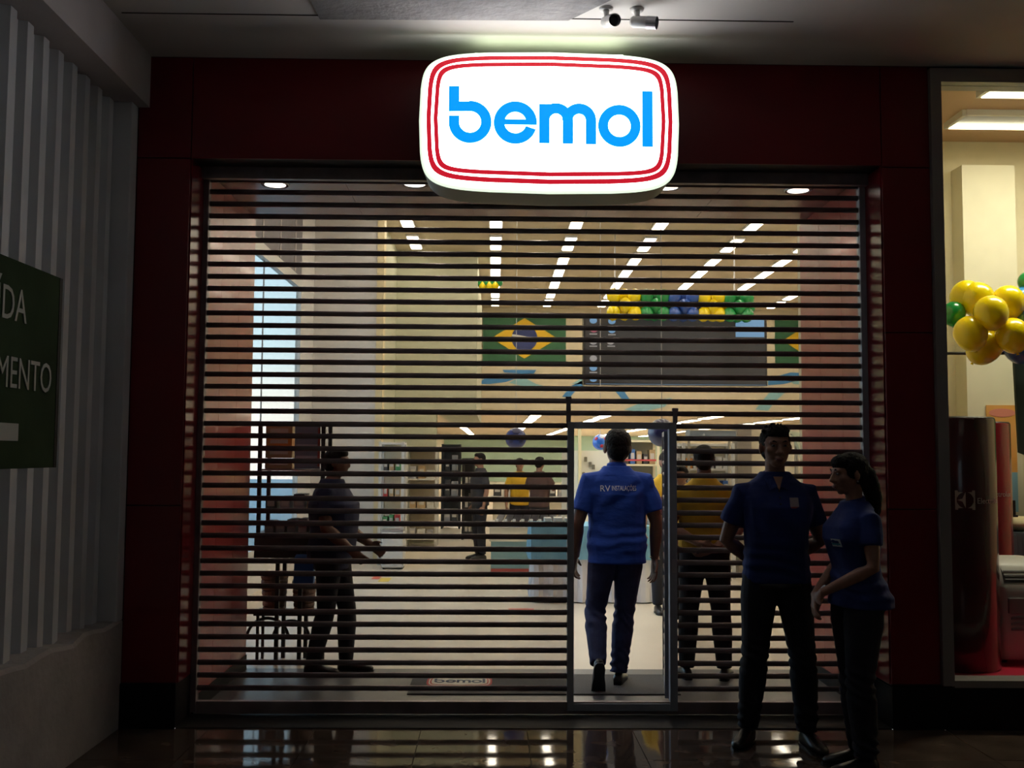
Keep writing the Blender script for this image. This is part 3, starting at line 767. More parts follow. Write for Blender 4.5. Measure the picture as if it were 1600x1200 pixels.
# small green plants garland left of the flag rows
for i in range(7):
    px = 749 + i*5
    c = P(px, 440 + (i % 2)*5, 12.6); balloon(c, 0.075, (L_g, L_y)[i % 2], '%s small balloon in the bunch above the left flag' % ('green', 'yellow')[i % 2], '%s balloons in the small bunch' % ('green', 'yellow')[i % 2])
# display window balloon cluster
YD = 1.55
cl = [(1510, 462, 24, L_y), (1527, 466, 25, L_y), (1548, 487, 25, L_y), (1575, 470, 24, L_y), (1516, 519, 25, L_y), (1539, 540, 26, L_y), (1582, 522, 25, L_y), (1490, 489, 18, L_g), (1600, 468, 20, latex('sky_blue_latex', (0.04, 0.25, 0.62))), (1604, 497, 24, L_bl), (1592, 540, 24, L_b), (1556, 515, 22, L_y), (1607, 440, 16, L_g)]
wh = ['at the top left of the window bunch', 'at the top of the window bunch, darker rim', 'in the centre of the window bunch, nearest the glass', 'at the upper right of the window bunch', 'at the lower left of the window bunch', 'hanging lowest in the window bunch', 'at the lower right of the window bunch', 'peeping from the window frame beside the yellow bunch', 'behind the upper right of the window bunch', 'at the right rim of the window bunch', 'behind the lowest right part of the window bunch', 'deep in the middle of the window bunch', 'above the right rim of the window bunch']
col = {'yellow_latex': 'yellow', 'green_latex': 'green', 'sky_blue_latex': 'sky blue', 'royal_blue_latex': 'royal blue', 'blue_latex': 'dark blue'}
for i, (px, py, rp, m) in enumerate(cl):
    Y = YD + (0.12, 0.05, -0.16, 0.02, -0.08, 0.06, -0.1, 0.1, 0.2, 0.05, 0.2, 0.08, 0.2)[i]
    c = P(px, py, Y); balloon(c, rp*(Y-CAM.y)/F*1.04, m, '%s glossy balloon %s' % (col[m.name], wh[i]), 'balloons in the display window', tilt=(random.uniform(-0.5, 0.5), random.uniform(-0.5, 0.5), 0))
ln = P(1490, 552, 1.9)
tag(obj('garland_rod', MB().tube([P(1480, 552, 1.8), P(1700, 552, 1.8)], 0.012, 8, ref=(0, 0, 1)), M_dark), 'thin dark rod behind the balloon bunch in the display window', 'rod')

# ================================================================== DISPLAY WINDOW THINGS
M_tot = mat('maroon_gloss_totem', (0.075, 0.005, 0.012), 0.2, coat=0.6, noise=0.3, nscale=0.9, stretch=(0.2, 0.2, 1))
M_tot2 = mat('red_gloss_totem', (0.33, 0.010, 0.022), 0.22, coat=0.6, noise=0.4, nscale=0.9, stretch=(0.2, 0.2, 1))
def totem(xr, yt, Y, R_, m, lab):
    p = P(xr, yt, Y); c = Vector((p.x-R_, Y, 0))
    t = empty('cylindrical_totem', (c.x, Y, ZPL), lab, 'totem', 'red cylindrical totems in the display window')
    obj('shell', MB().lathe([(R_*0.98, ZPL), (R_, ZPL+0.01), (R_, p.z-0.01), (R_*0.985, p.z)], c=(c.x, Y, 0), n=48), m, t, smooth=True)
    obj('cap', MB().lathe([(R_*0.99, p.z), (R_*0.96, p.z+0.008)], c=(c.x, Y, 0), n=48), M_dark, t)
    return t, c
t1, c1_ = totem(1548, 655, 0.72, 0.27, M_tot, 'tall dark maroon glossy cylinder with pale emblem, nearest the window glass')
t2_, c2_ = totem(1573, 662, 1.42, 0.23, M_tot2, 'brighter red glossy cylinder standing behind the maroon one')
M_em = mat('pale_emblem_film', (0.62, 0.45, 0.46), 0.4)
def wrap(c, R_, a_mid):
    def f(u, v, t):
        a = a_mid + u/R_; return Vector((c.x + (R_+0.002+t)*math.sin(a), c.y - (R_+0.002+t)*math.cos(a), v))
    return f
def ang(c, R_, px):                    # angle round the cylinder that shows at a pixel column
    best = min((abs((lambda q: (CAM + (q-CAM)).x)(Vector((0,0,0)))*0 + proj_x(Vector((c.x+R_*math.sin(a), c.y-R_*math.cos(a), 1.3)))-px), a) for a in [i*0.01-1.5 for i in range(300)])
    return best[1]
def proj_x(p):
    d = p-CAM; return 800+F*(d.dot(rt))/(d.dot(fw))
R1 = 0.27
am = ang(c1_, R1, 1508); z0 = P(1508, 796, 0.5).z; z1 = P(1508, 766, 0.5).z
fE = wrap(c1_, R1, am); hw = (z1-z0)/2; zc_ = (z0+z1)/2
mb = MB()
# square ring
for (u0, u1, v0, v1) in ((-hw, hw, hw*0.85, hw), (-hw, hw, -hw, -hw*0.85), (-hw, -hw*0.85, -hw, hw), (hw*0.85, hw, -hw, hw)):
    mb.prism([(u0, zc_+v0), (u1, zc_+v0), (u1, zc_+v1), (u0, zc_+v1)], fE, 0.001)
# corners outside the circle
for sx_ in (-1, 1):
    for sy_ in (-1, 1):
        arc = [(sx_*hw*0.84*math.sin(math.radians(a)), zc_+sy_*hw*0.84*math.cos(math.radians(a))) for a in range(15, 80, 10)]
        mb.prism([(sx_*hw*0.86, zc_+sy_*hw*0.86)]+arc, fE, 0.001)
# bowtie shape in the circle
mb.prism([(-hw*0.80, zc_), (-hw*0.30, zc_+hw*0.16), (0.02*hw, zc_+hw*0.84), (0.02*hw, zc_-hw*0.84), (-hw*0.30, zc_-hw*0.16)], fE, 0.001)
obj('emblem', mb, M_em, t1)
def wtext(body, c, R_, px, py, size, par):
    a0 = ang(c, R_, px); zz_ = P(px, py, c.y-R_).z
    f = wrap(c, R_, a0)
    obj('lettering', text_mb(body, size, lambda x, y, z: f(x, zz_+y, z), 0.001), M_em, par)
wtext('Electrolux', c1_, R1, 1526, 787, 0.052, t1)
wtext('Electrolux', c2_, 0.23, 1540, 776, 0.052, t2_)

# portable air conditioner
Ya = 0.75
p0, p1 = P(1557, 875, Ya), P(1557, 1045, Ya)
ac = empty('portable_air_conditioner', (p0.x+0.2, Ya, ZPL), 'white portable air conditioner with dark outlet louver at the display window edge', 'appliance')
AX, AW, AT = p0.x, 0.42, p0.z
mb = MB(); rs = []
for (z, ins, yb) in ((ZPL+0.03, 0.0, 0.0), (ZPL+0.05, 0.0, -0.01), (ZPL+0.45, 0.0, -0.015), (AT-0.16, 0.0, 0.0), (AT-0.05, 0.012, 0.05), (AT-0.01, 0.05, 0.12), (AT, 0.09, 0.16)):
    x0_, x1_ = AX+ins, AX+AW-ins; y0_, y1_ = Ya-0.02+yb, Ya+0.34
    r_ = 0.05; pts = []
    for (cx, cy, a0) in ((x1_-r_, y1_-r_, 0), (x0_+r_, y1_-r_, 90), (x0_+r_, y0_+r_, 180), (x1_-r_, y0_+r_, 270)):
        for q in range(5):
            a = math.radians(a0+q*22.5); pts.append((cx+r_*math.cos(a), cy+r_*math.sin(a), z))
    rs.append(pts)
mb.rings(rs); obj('body', mb, M_wht, ac, smooth=True)
M_slope = Matrix.Translation((AX+0.04, Ya-0.005, AT-0.15)) @ Matrix.Rotation(math.radians(-28), 4, 'X')
obj('outlet', B(0, AW-0.08, -0.012, 0.02, 0, 0.10, M_slope), M_dark, ac)
for i in range(3): obj('louver_blade', B(0.01, AW-0.09, -0.018, -0.012, 0.018+i*0.028, 0.026+i*0.028, M_slope), mat('grey_plastic', (0.25, 0.25, 0.27), 0.4), ac)
obj('control_panel', B(AX+0.05, AX+AW-0.05, Ya-0.046, Ya-0.02, AT-0.34, AT-0.24), MATS['grey_plastic'], ac, bevel=0.004)
for i in range(5): obj('grille_rib', B(AX+0.07, AX+0.20, Ya-0.043, Ya-0.030, ZPL+0.22+i*0.035, ZPL+0.235+i*0.035), MATS['grey_plastic'], ac)
for dx in (0.04, AW-0.08):
    for dy in (0.05, 0.28): obj('caster', MB().tube([(AX+dx, Ya+dy, ZPL+0.018), (AX+dx+0.03, Ya+dy, ZPL+0.018)], 0.018, 12, ref=(0, 0, 1)), M_dark, ac)
# wall poster, green banner, cloth table
Yq = YN-0.2-0.014
p, q = P(1541, 633, Yq), P(1590, 738, Yq); q2 = P(1590, 800, Yq)
ps_ = empty('poster', (p.x, Yq, q2.z), 'tall orange and light blue poster on the cream wall behind the totems', 'poster')
obj('sheet', B(p.x, q.x, Yq, Yq+0.01, q.z, p.z), mat('orange_poster', (0.72, 0.33, 0.06), 0.6, noise=0.3, nscale=4, col2=(0.80, 0.42, 0.14)), ps_)
obj('sheet', B(p.x, q.x, Yq, Yq+0.01, q2.z, q.z), mat('blue_poster', (0.25, 0.48, 0.68), 0.6), ps_, label='light blue lower sheet')
c = P(1566, 645, Yq-0.003)
obj('oval_print', MB().prism([(0.11*math.cos(2*PI*i/20), 0.035*math.sin(2*PI*i/20)) for i in range(20)], lambda u, v, t: Vector((c.x+u, Yq-t, c.z+v)), 0.002), mat('pink_print', (0.70, 0.25, 0.20), 0.6), ps_)
Yb_ = 1.9
p = P(1583, 555, Yb_); q = P(1592, 711, Yb_)
gb = empty('green_hanging_banner', (p.x, Yb_, q.z), 'dark green hanging banner at the right edge of the display window', 'banner')
obj('cloth', MB().prism([(p.x+0.09, p.z+0.05), (p.x+0.8, p.z+0.05), (p.x+0.8, q.z), (q.x+0.05, q.z)], lambda u, v, t: Vector((u, Yb_+t, v)), 0.02), mat('banner_green', (0.02, 0.20, 0.07), 0.7), gb)
obj('edge_fold', MB().prism([(p.x, p.z+0.05), (p.x+0.09, p.z+0.05), (q.x+0.05, q.z), (q.x, q.z+0.02)], lambda u, v, t: Vector((u, Yb_-0.01+t, v)), 0.03), mat('banner_dark', (0.01, 0.03, 0.025), 0.7), gb)
Yt_ = 1.7
p = P(1574, 832, Yt_)
tb = empty('display_table', (p.x+0.4, Yt_+0.2, ZPL), 'table draped in grey blue cloth behind the air conditioner', 'table')
def drape(x0, x1, y0, y1, zt, zb, name, m, par, amp=0.02, waves=9):
    # cloth hanging round a table top with soft folds
    mb = MB(); rs = []
    for z, f in ((zt, 0.0), (zt-0.02, 0.15), (zt-(zt-zb)*0.4, 0.6), (zb, 1.0)):
        pts = []
        per = [(x0, y0, x1, y0, 0, -1), (x1, y0, x1, y1, 1, 0), (x1, y1, x0, y1, 0, 1), (x0, y1, x0, y0, -1, 0)]
        for (ax_, ay_, bx_, by_, nx_, ny_) in per:
            n_ = 28
            for i in range(n_):
                t = i/n_; w_ = math.sin(t*PI*waves*2)*amp*f + 0.02*f
                pts.append((ax_+(bx_-ax_)*t + nx_*w_, ay_+(by_-ay_)*t + ny_*w_, z))
        rs.append(pts)
    mb.rings(rs); return obj(name, mb, m, par, smooth=False)
drape(p.x, p.x+1.0, Yt_, Yt_+0.5, p.z, ZPL+0.01, 'cloth', mat('grey_blue_cloth', (0.10, 0.15, 0.19), 0.9), tb)
o = obj('cream_cloth_pile', MB().ball((p.x+0.22, Yt_+0.2, p.z+0.055), (0.26, 0.18, 0.055), 16, 10), mat('cream_fabric', (0.75, 0.65, 0.42), 0.9, bump=0.6, bscale=12), smooth=True)
tag(o, 'crumpled pile of cream fabric lying on the draped display table', 'fabric')
p = P(1580, 790, 1.75)
t = empty('desk_phone', (p.x, 1.75, p.z-0.06), 'small dark upright device on the draped table beside the poster', 'device')
obj('body', MB().box(p.x-0.02, p.x+0.03, 1.74, 1.77, p.z-0.07, p.z+0.04, ), M_dark, t, bevel=0.004)
obj('stand', MB().box(p.x-0.03, p.x+0.04, 1.73, 1.82, p.z-0.085, p.z-0.07), M_dark, t)

# ================================================================== PEOPLE
def remeshed(name, mb, vox, m, parent, smooth_it=3, waves=None):
    me = mesh_of(name+'_raw', mb)
    o = bpy.data.objects.new(name+'_raw', me); COL.objects.link(o)
    r = o.modifiers.new('r', 'REMESH'); r.mode = 'VOXEL'; r.voxel_size = vox
    if smooth_it:
        sm = o.modifiers.new('s', 'SMOOTH'); sm.factor = 0.5; sm.iterations = smooth_it
    dg = bpy.context.evaluated_depsgraph_get(); dg.update()
    nm = bpy.data.meshes.new_from_object(o.evaluated_get(dg)); nm.name = name
    COL.objects.unlink(o); bpy.data.objects.remove(o); bpy.data.meshes.remove(me)
    if waves:
        for v in nm.vertices:
            d = waves(v.co)
            if d is not None: v.co = v.co + d
    nm.materials.clear(); nm.materials.append(m)
    for p in nm.polygons: p.use_smooth = True
    q = bpy.data.objects.new(name, nm); COL.objects.link(q)
    if parent is not None: q.parent = parent
    return q
def lerp(a, b, t): return Vector(a)*(1-t)+Vector(b)*t
def hand(mb, wrist, d, nrm, side, s, curl=0.5, spread=1.0):
    """palm, five fingers; d = pointing direction, nrm = palm-side normal, side = direction towards the thumb"""
    w_ = Vector(wrist); d = Vector(d).normalized(); nrm = Vector(nrm); nrm = (nrm - d*nrm.dot(d)).normalized(); sd = Vector(side); sd = (sd - d*sd.dot(d) - nrm*sd.dot(nrm)).normalized()
    mb.tube([w_-d*0.02*s, w_+d*0.015*s, w_+d*0.05*s, w_+d*0.088*s, w_+d*0.098*s], [(0.026*s, 0.019*s), (0.030*s, 0.018*s), (0.040*s, 0.0165*s), (0.042*s, 0.0145*s), (0.036*s, 0.011*s)], 14, ref=sd)
    for i, (off, L) in enumerate(((0.031, 0.068), (0.0105, 0.078), (-0.0105, 0.073), (-0.031, 0.058))):
        b0 = w_ + d*0.080*s + sd*off*s
        dd = (d + sd*off*3.0*spread).normalized()
        p1 = b0 + dd*0.018*s; a_ = curl*0.6*(1+0.12*i)
        d1 = (dd*math.cos(a_)+nrm*math.sin(a_)); p2 = p1 + d1*L*0.48*s
        a_ = curl*1.4*(1+0.12*i); d2 = (dd*math.cos(a_)+nrm*math.sin(a_)); p3 = p2 + d2*L*0.32*s
        a_ = curl*1.9*(1+0.12*i); d3 = (dd*math.cos(a_)+nrm*math.sin(a_)); p4 = p3 + d3*L*0.24*s
        mb.tube([b0, p1, p2, p3, p4], [0.0098*s, 0.0096*s, 0.0088*s, 0.008*s, 0.0055*s], 8)
    b0 = w_ + d*0.022*s + sd*0.024*s
    t1 = (d*0.62 + sd*0.72 + nrm*0.25).normalized(); p1 = b0 + t1*0.036*s
    t2 = (d*0.88 + sd*0.38 + nrm*0.35).normalized(); p2 = p1 + t2*0.030*s; p3 = p2 + (t2+nrm*0.2).normalized()*0.024*s
    mb.tube([b0, p1, p2, p3], [0.0145*s, 0.0115*s, 0.0100*s, 0.0065*s], 8)
def person(spec):
    s = spec.get('h', 1.75)/1.75; fem = spec.get('fem', False); vox = spec.get('vox', 0.0055); detail = vox < 0.008
    r = empty('person', spec['loc'], spec['label'], 'person', rz=spec.get('rz', 0)); V = Vector
    skin = spec.get('skin', M_skin)
    J = {}
    hipw, shw = (0.095, 0.165) if fem else (0.088, 0.19)
    shw = spec.get('shw', shw)
    base = dict(pelvis=(0, 0, 0.95), waist=(0, 0.0, 1.08), chest=(0, 0.0, 1.28), neck=(0, 0.01, 1.47), head=(0, -0.015, 1.635),
        hl=(hipw, 0, 0.92), hr=(-hipw, 0, 0.92), kl=(hipw+0.01, -0.01, 0.49), kr=(-hipw-0.01, -0.01, 0.49), al=(hipw+0.01, 0.02, 0.085), ar=(-hipw-0.01, 0.02, 0.085),
        sl=(shw*0.93, 0.01, 1.385), sr=(-shw*0.93, 0.01, 1.385), el=(shw+0.06, 0.03, 1.13), er=(-shw-0.06, 0.03, 1.13), wl=(shw+0.07, -0.03, 0.88), wr=(-shw-0.07, -0.03, 0.88),
        tl=(hipw+0.02, -0.16, 0.02), tr=(-hipw-0.02, -0.16, 0.02))
    base.update(spec.get('pose', {}))
    for k_, v_ in base.items(): J[k_] = V(v_)*s
    g = spec.get('girth', 1.0)
    # ---- torso rings (x radius, y radius, z, y offset)
    if fem: T = [(0.10, 0.08, 0.86, 0.02), (0.165, 0.115, 0.90, 0.02), (0.178, 0.125, 0.96, 0.022), (0.155, 0.105, 1.04, 0.005), (0.132, 0.09, 1.11, 0), (0.140, 0.10, 1.20, -0.005), (0.150, 0.118, 1.27, -0.018), (0.150, 0.108, 1.34, -0.01), (0.148, 0.085, 1.395, 0.01), (0.105, 0.068, 1.44, 0.015), (0.058, 0.052, 1.485, 0.012)]
    else: T = [(0.10, 0.08, 0.85, 0.01), (0.155, 0.11, 0.89, 0.012), (0.165, 0.115, 0.96, 0.01), (0.158, 0.112, 1.05, -0.005), (0.155, 0.115, 1.12, -0.01), (0.165, 0.12, 1.22, -0.008), (0.180, 0.122, 1.31, -0.005), (0.183, 0.110, 1.36, 0.003), (0.165, 0.095, 1.405, 0.010), (0.125, 0.078, 1.445, 0.014), (0.085, 0.066, 1.475, 0.014), (0.064, 0.060, 1.505, 0.010)]
    def torso(inf, z0=0.0, z1=9):
        lean = (J['neck']-V((0, 0.01, 1.47))*s)
        rs = []
        for (rx, ry, z, yo) in T:
            if z < z0 or z > z1: continue
            t = max(0, (z-0.95)/0.52); gg = g if z < 1.36 else 1+(g-1)*0.5
            c = V((0, yo, z))*s + V((lean.x, lean.y, 0))*t
            if z > 1.36 : rx = rx*(shw/ (0.165 if fem else 0.19))**0.8
            rs.append([c + V((math.copysign(abs(math.cos(a))**0.85, math.cos(a))*(rx*gg*s+inf), math.copysign(abs(math.sin(a))**0.85, math.sin(a))*(ry*gg*s+inf), 0)) for a in [2*PI*k/24 for k in range(24)]])
        return rs
    def leg(mb, h, k_, a_, inf, rr, flare=0.0):
        hp, kn, an = J[h], J[k_], J[a_]
        pts = [hp+V((0, 0, 0.02)), lerp(hp, kn, 0.25), lerp(hp, kn, 0.6), kn, lerp(kn, an, 0.3), lerp(kn, an, 0.65), an]
        rad = [rr*0.95, rr, rr*0.80, rr*0.62, rr*0.66, rr*0.52, rr*0.40]
        mb.tube(pts, [(q*s+inf+flare*i*0.4) for i, q in enumerate(rad)], 16)
    def arm(mb, sh_, e_, w_, inf, t_end=1.0, sleeve=False):
        a, b, c = J[sh_], J[e_], J[w_]; k_ = 0.86 if fem else 1.0
        pts = [V((a.x*0.55, a.y, a.z+0.004)), a+V((0, 0, -0.004)), lerp(a, b, 0.3), lerp(a, b, 0.65), b, lerp(b, c, 0.25), lerp(b, c, 0.6), c]
        rad = [0.052, 0.058, 0.053, 0.047, 0.040, 0.042, 0.035, 0.026]
        if sleeve: pts, rad = [pts[0], pts[1], lerp(a, b, 0.3), lerp(a, b, t_end)], [0.052, 0.058, 0.058, 0.060]
        mb.tube(pts, [q*s*k_*(1+(g-1)*0.6)+inf for q in rad], 14)
    # ---- body
    body = MB(); body.rings(torso(-0.008))
    leg(body, 'hl', 'kl', 'al', -0.004, 0.086); leg(body, 'hr', 'kr', 'ar', -0.004, 0.086)
    arm(body, 'sl', 'el', 'wl', 0); arm(body, 'sr', 'er', 'wr', 0)
    hd, nk = J['head'], J['neck']
    hrot = Matrix.Rotation(spec.get('hrz', 0), 3, 'Z') @ Matrix.Rotation(spec.get('hrx', 0), 3, 'X')
    hs = s*spec.get('hs', 1.0)
    def Hh(x, y, z): return hd + hrot @ (V((x, y, z))*hs)
    body.tube([nk+V((0, 0.01, -0.05))*s, nk+V((0, 0, 0.03))*s, Hh(0, 0.015, -0.055)], [0.062*s*(0.85 if fem else 1), 0.054*s*(0.82 if fem else 1), 0.055*s], 16)
    hr_ = hrot
    def E(c, rad): body.ball(Hh(*c), tuple(q*hs for q in rad), 20, 14, hr_)
    E((0, 0.010, 0.030), (0.073, 0.092, 0.083)); E((0, -0.020, -0.020), (0.062, 0.066, 0.078)); E((0, -0.040, -0.068), (0.040, 0.040, 0.034))
    E((0, -0.055, -0.088), (0.022, 0.020, 0.016)); E((0, -0.070, 0.030), (0.052, 0.020, 0.020))
    if detail:
        body.tube([Hh(0, -0.078, 0.022), Hh(0, -0.092, 0.0), Hh(0, -0.104, -0.022), Hh(0, -0.084, -0.034)], [0.009*hs, 0.011*hs, 0.015*hs, 0.010*hs], 10)
        for q in (-1, 1):
            E((q*0.012, -0.090, -0.025), (0.010, 0.010, 0.008)); E((q*0.040, -0.050, -0.012), (0.024, 0.026, 0.022))
            E((q*0.030, -0.081, 0.030), (0.020, 0.008, 0.007))
            body.ball(Hh(q*0.076, 0.012, -0.002), (0.010*hs, 0.021*hs, 0.032*hs), 12, 10, hrot @ Matrix.Rotation(q*0.35, 3, 'Z'))
        E((0, -0.086, -0.052), (0.024, 0.010, 0.007)); E((0, -0.083, -0.064), (0.020, 0.010, 0.007))
    else:
        E((0, -0.092, -0.014), (0.012, 0.015, 0.022))
        for q in (-1, 1): E((q*0.074, 0.012, -0.002), (0.012, 0.02, 0.03))
    for w_, e_, kk in (('wl', 'el', 'L'), ('wr', 'er', 'R')):
        hspec = spec.get('hand'+kk, {})
        d = V(hspec.get('d', tuple((J[w_]-J[e_]).normalized()))); sx_ = 1 if kk == 'L' else -1
        hand(body, J[w_], d, hspec.get('n', (-sx_, 0, 0)), hspec.get('t', (0, -1, 0)), s*(0.9 if fem else 1.02), hspec.get('curl', 0.5))
    remeshed('body', body, vox, skin, r, 2)
    # ---- face details
    if detail and not spec.get('back'):
        for q in (-1, 1):
            eb = obj('eye', MB().ball(Hh(q*0.030, -0.0775, 0.012), (0.0125*hs, 0.008*hs, 0.0065*hs), 12, 8, hrot), M_eye, r, local=True, smooth=True)
            obj('iris', MB().ball(Hh(q*0.030, -0.0845, 0.012), (0.0055*hs, 0.0022*hs, 0.0055*hs), 10, 6, hrot), M_dark, eb, local=True, smooth=True)
            obj('eyebrow', MB().tube([Hh(q*0.014, -0.0865, 0.030), Hh(q*0.030, -0.0880, 0.036), Hh(q*0.046, -0.0790, 0.031)], [0.003*hs, 0.0042*hs, 0.002*hs], 8), M_hair, r, local=True, smooth=True)
        obj('lips', MB().ball(Hh(0, -0.0935, -0.0575), (0.021*hs, 0.006*hs, 0.0075*hs), 14, 8, hrot), M_lip, r, local=True, smooth=True)
    # ---- hair
    hb = MB()
    hb.ball(Hh(0, 0.022, 0.040), (0.080*hs, 0.093*hs, 0.084*hs), 24, 16, hrot)
    hb.ball(Hh(0, 0.050, -0.005), (0.070*hs, 0.062*hs, 0.075*hs), 20, 12, hrot)
    hl_ = spec.get('hair', 'short')
    if hl_ == 'short':
        hb.ball(Hh(0, -0.030, 0.080), (0.060*hs, 0.055*hs, 0.040*hs), 16, 10, hrot)
        if detail and spec.get('spiky'):
            random.seed(3)
            for q in range(60):
                a, b = random.uniform(-1.2, 1.2), random.uniform(-1.0, 1.0)
                p0 = Hh(0.062*math.sin(a), 0.01+0.075*math.sin(b)*math.cos(a)*-1, 0.040+0.070*math.cos(a)*math.cos(b*0.8))
                dr_ = hrot @ V((math.sin(a)*0.7, -math.sin(b)*0.5-0.25, 0.9))
                hb.tube([p0, p0+dr_*0.016, p0+dr_*0.030], [0.010, 0.008, 0.004], 6)
    else:
        hb.ball(Hh(0, -0.035, 0.070), (0.066*hs, 0.056*hs, 0.046*hs), 18, 12, hrot)
        hb.ball(Hh(0, 0.060, -0.030), (0.060*hs, 0.055*hs, 0.070*hs), 18, 12, hrot)
        hb.tube([Hh(0, 0.075, 0.02), Hh(0, 0.100, -0.01), Hh(0, 0.118, -0.07), Hh(0, 0.128, -0.14), Hh(0, 0.130, -0.21), Hh(0, 0.125, -0.27)], [0.050*hs, 0.052*hs, 0.050*hs, 0.045*hs, 0.032*hs, 0.010*hs], 14, ref=(1, 0, 0))
        for q in (-1, 1): hb.ball(Hh(q*0.066, 0.004, 0.025), (0.018*hs, 0.045*hs, 0.05*hs), 14, 10, hrot)
    random.seed(11)
    from mathutils import noise
    remeshed('hair', hb, max(0.005, vox*0.9), M_hair, r, 2, waves=(lambda c: V((0, 0, 0)) + V(noise.noise_vector(c*70))*0.0035) if detail else None)
    # ---- trousers
    tb_ = MB(); inf = 0.012; tr_ = spec.get('leg', 0.088)
    tb_.rings(torso(inf*0.8, 0, 1.01)); leg(tb_, 'hl', 'kl', 'al', inf, tr_, 0.0035); leg(tb_, 'hr', 'kr', 'ar', inf, tr_, 0.0035)
    def tw(c):
        z = c.z/s
        if z > 0.95: return None
        amp = 0.006*math.exp(-((z-0.48)/0.09)**2) + 0.009*math.exp(-((z-0.14)/0.09)**2)
        cx = J['kl'].x if c.x > 0 else J['kr'].x
        dd = V((c.x-cx, c.y, 0)); 
        if dd.length < 1e-4: return None
        return dd.normalized()*amp*math.sin(z*95 + 3*math.atan2(dd.y, dd.x) + noise.noise(c*9)*3)
    remeshed('trousers', tb_, max(0.007, vox), spec['trousers'], r, 3, waves=tw if detail else None)
    # ---- shirt
    sb_ = MB(); hem = spec.get('hem', 0.885)
    rs = torso(0.017, hem+0.02, 1.51)
    first = rs[0]; c0 = V((0, 0, 0))
    for p in first: c0 += p
    c0 /= len(first)
    fl_ = spec.get('flare', 1.02)
    base_ring = [V((c0.x+(p.x-c0.x)*fl_, c0.y+(p.y-c0.y)*fl_, hem*s)) for p in first]
    sb_.rings([base_ring]+rs)
    arm(sb_, 'sl', 'el', 'wl', 0.010, spec.get('sleeve', 0.66), True); arm(sb_, 'sr', 'er', 'wr', 0.010, spec.get('sleeve', 0.66), True)
    def sw(c):
        z = c.z/s
        a = 0.0
        n3 = noise.noise(c*5.0)
        a += 0.004*math.exp(-((z-1.02)/0.09)**2)*math.sin(z*85 + c.x*9 + n3*5)
        a += 0.005*math.exp(-((z-1.30)/0.14)**2)*math.sin(c.x*40+z*25 + n3*4)
        a += 0.008*n3
        dd = V((c.x*0.6, c.y, 0))
        if dd.length < 1e-3 or z > 1.44: return None
        return dd.normalized()*a
    shirt = remeshed('shirt', sb_, max(0.007, vox), spec['shirt'], r, 3, waves=sw if detail else None)
    if spec.get('collar'):
        cc = nk + V((0, -0.002, 0.020))*s; mb = MB(); rs = []
        k_ = 0.88 if fem else 1.0
        for (rr, dz) in ((0.074, -0.022), (0.070, 0.010), (0.066, 0.024), (0.061, 0.022), (0.060, -0.02)):
            rs.append([cc + V((math.cos(a)*rr*s*k_, math.sin(a)*rr*s*k_*1.0, (dz - 0.028*(-math.sin(a)*0.5+0.5)*1.0)*s)) for a in [2*PI*q/28 for q in range(28)]])
        mb.rings(rs+[rs[0]], cap=False); col_ = obj('collar', mb, spec['shirt'], shirt, local=True, smooth=True)
        if spec.get('piping'):
            obj('collar_stripe', MB().tube([cc+V((math.cos(a)*0.0765*s, math.sin(a)*0.0765*s, (-0.016-0.028*(-math.sin(a)*0.5+0.5))*s)) for a in [2*PI*q/28 for q in range(29)]], 0.0038, 8, ref=(0, 0, 1)), M_txt, shirt, local=True, smooth=True, label='thin white stripe below the collar')
    # ---- shoes
    for a_, t_, nm in (('al', 'tl', 'shoe'), ('ar', 'tr', 'shoe')):
        an, to = J[a_], J[t_]
        fwd = (to-an); fwd2 = fwd.copy(); L = 0.0
        f_ = spec.get('foot'+a_[1], None)
        d = V(f_[0]).normalized() if f_ else V((fwd.x, fwd.y, 0)).normalized(); u = V(f_[1]).normalized() if f_ else V((0, 0, 1))
        sdv = d.cross(u).normalized()
        o_ = an - u*0.055*s - d*0.05*s
        mb = MB(); rs = []
        for (t, hw_, ht) in ((-0.012, 0.024, 0.045), (0.02, 0.034, 0.062), (0.08, 0.036, 0.070), (0.14, 0.042, 0.052), (0.20, 0.046, 0.040), (0.245, 0.036, 0.032), (0.268, 0.014, 0.018)):
            ring = []
            for q in range(16):
                a = 2*PI*q/16; ring.append(o_ + d*t*s + sdv*math.cos(a)*hw_*s + u*((math.sin(a)*0.5+0.5)*ht*s*1.25 - 0.022*s if math.sin(a) > -0.3 else -0.022*s))
            rs.append(ring)
        mb.rings(rs); sh_ = obj(nm, mb, spec.get('shoes', M_shoe), r, local=True, smooth=True)
        sole = MB(); out = []
        for (t, hw_) in ((-0.018, 0.018), (-0.005, 0.030), (0.03, 0.038), (0.09, 0.036), (0.15, 0.045), (0.21, 0.048), (0.25, 0.038), (0.274, 0.015)): out.append((t, hw_))
        poly = [(t, h_) for t, h_ in out] + [(t, -h_) for t, h_ in reversed(out)]
        sole.prism(poly, lambda x, y, t: o_ + d*x*s + sdv*y*s + u*(-0.032+t)*s, 0.012)
        obj('sole', sole, M_dark, sh_, local=True)
    return r, J, s, Hh

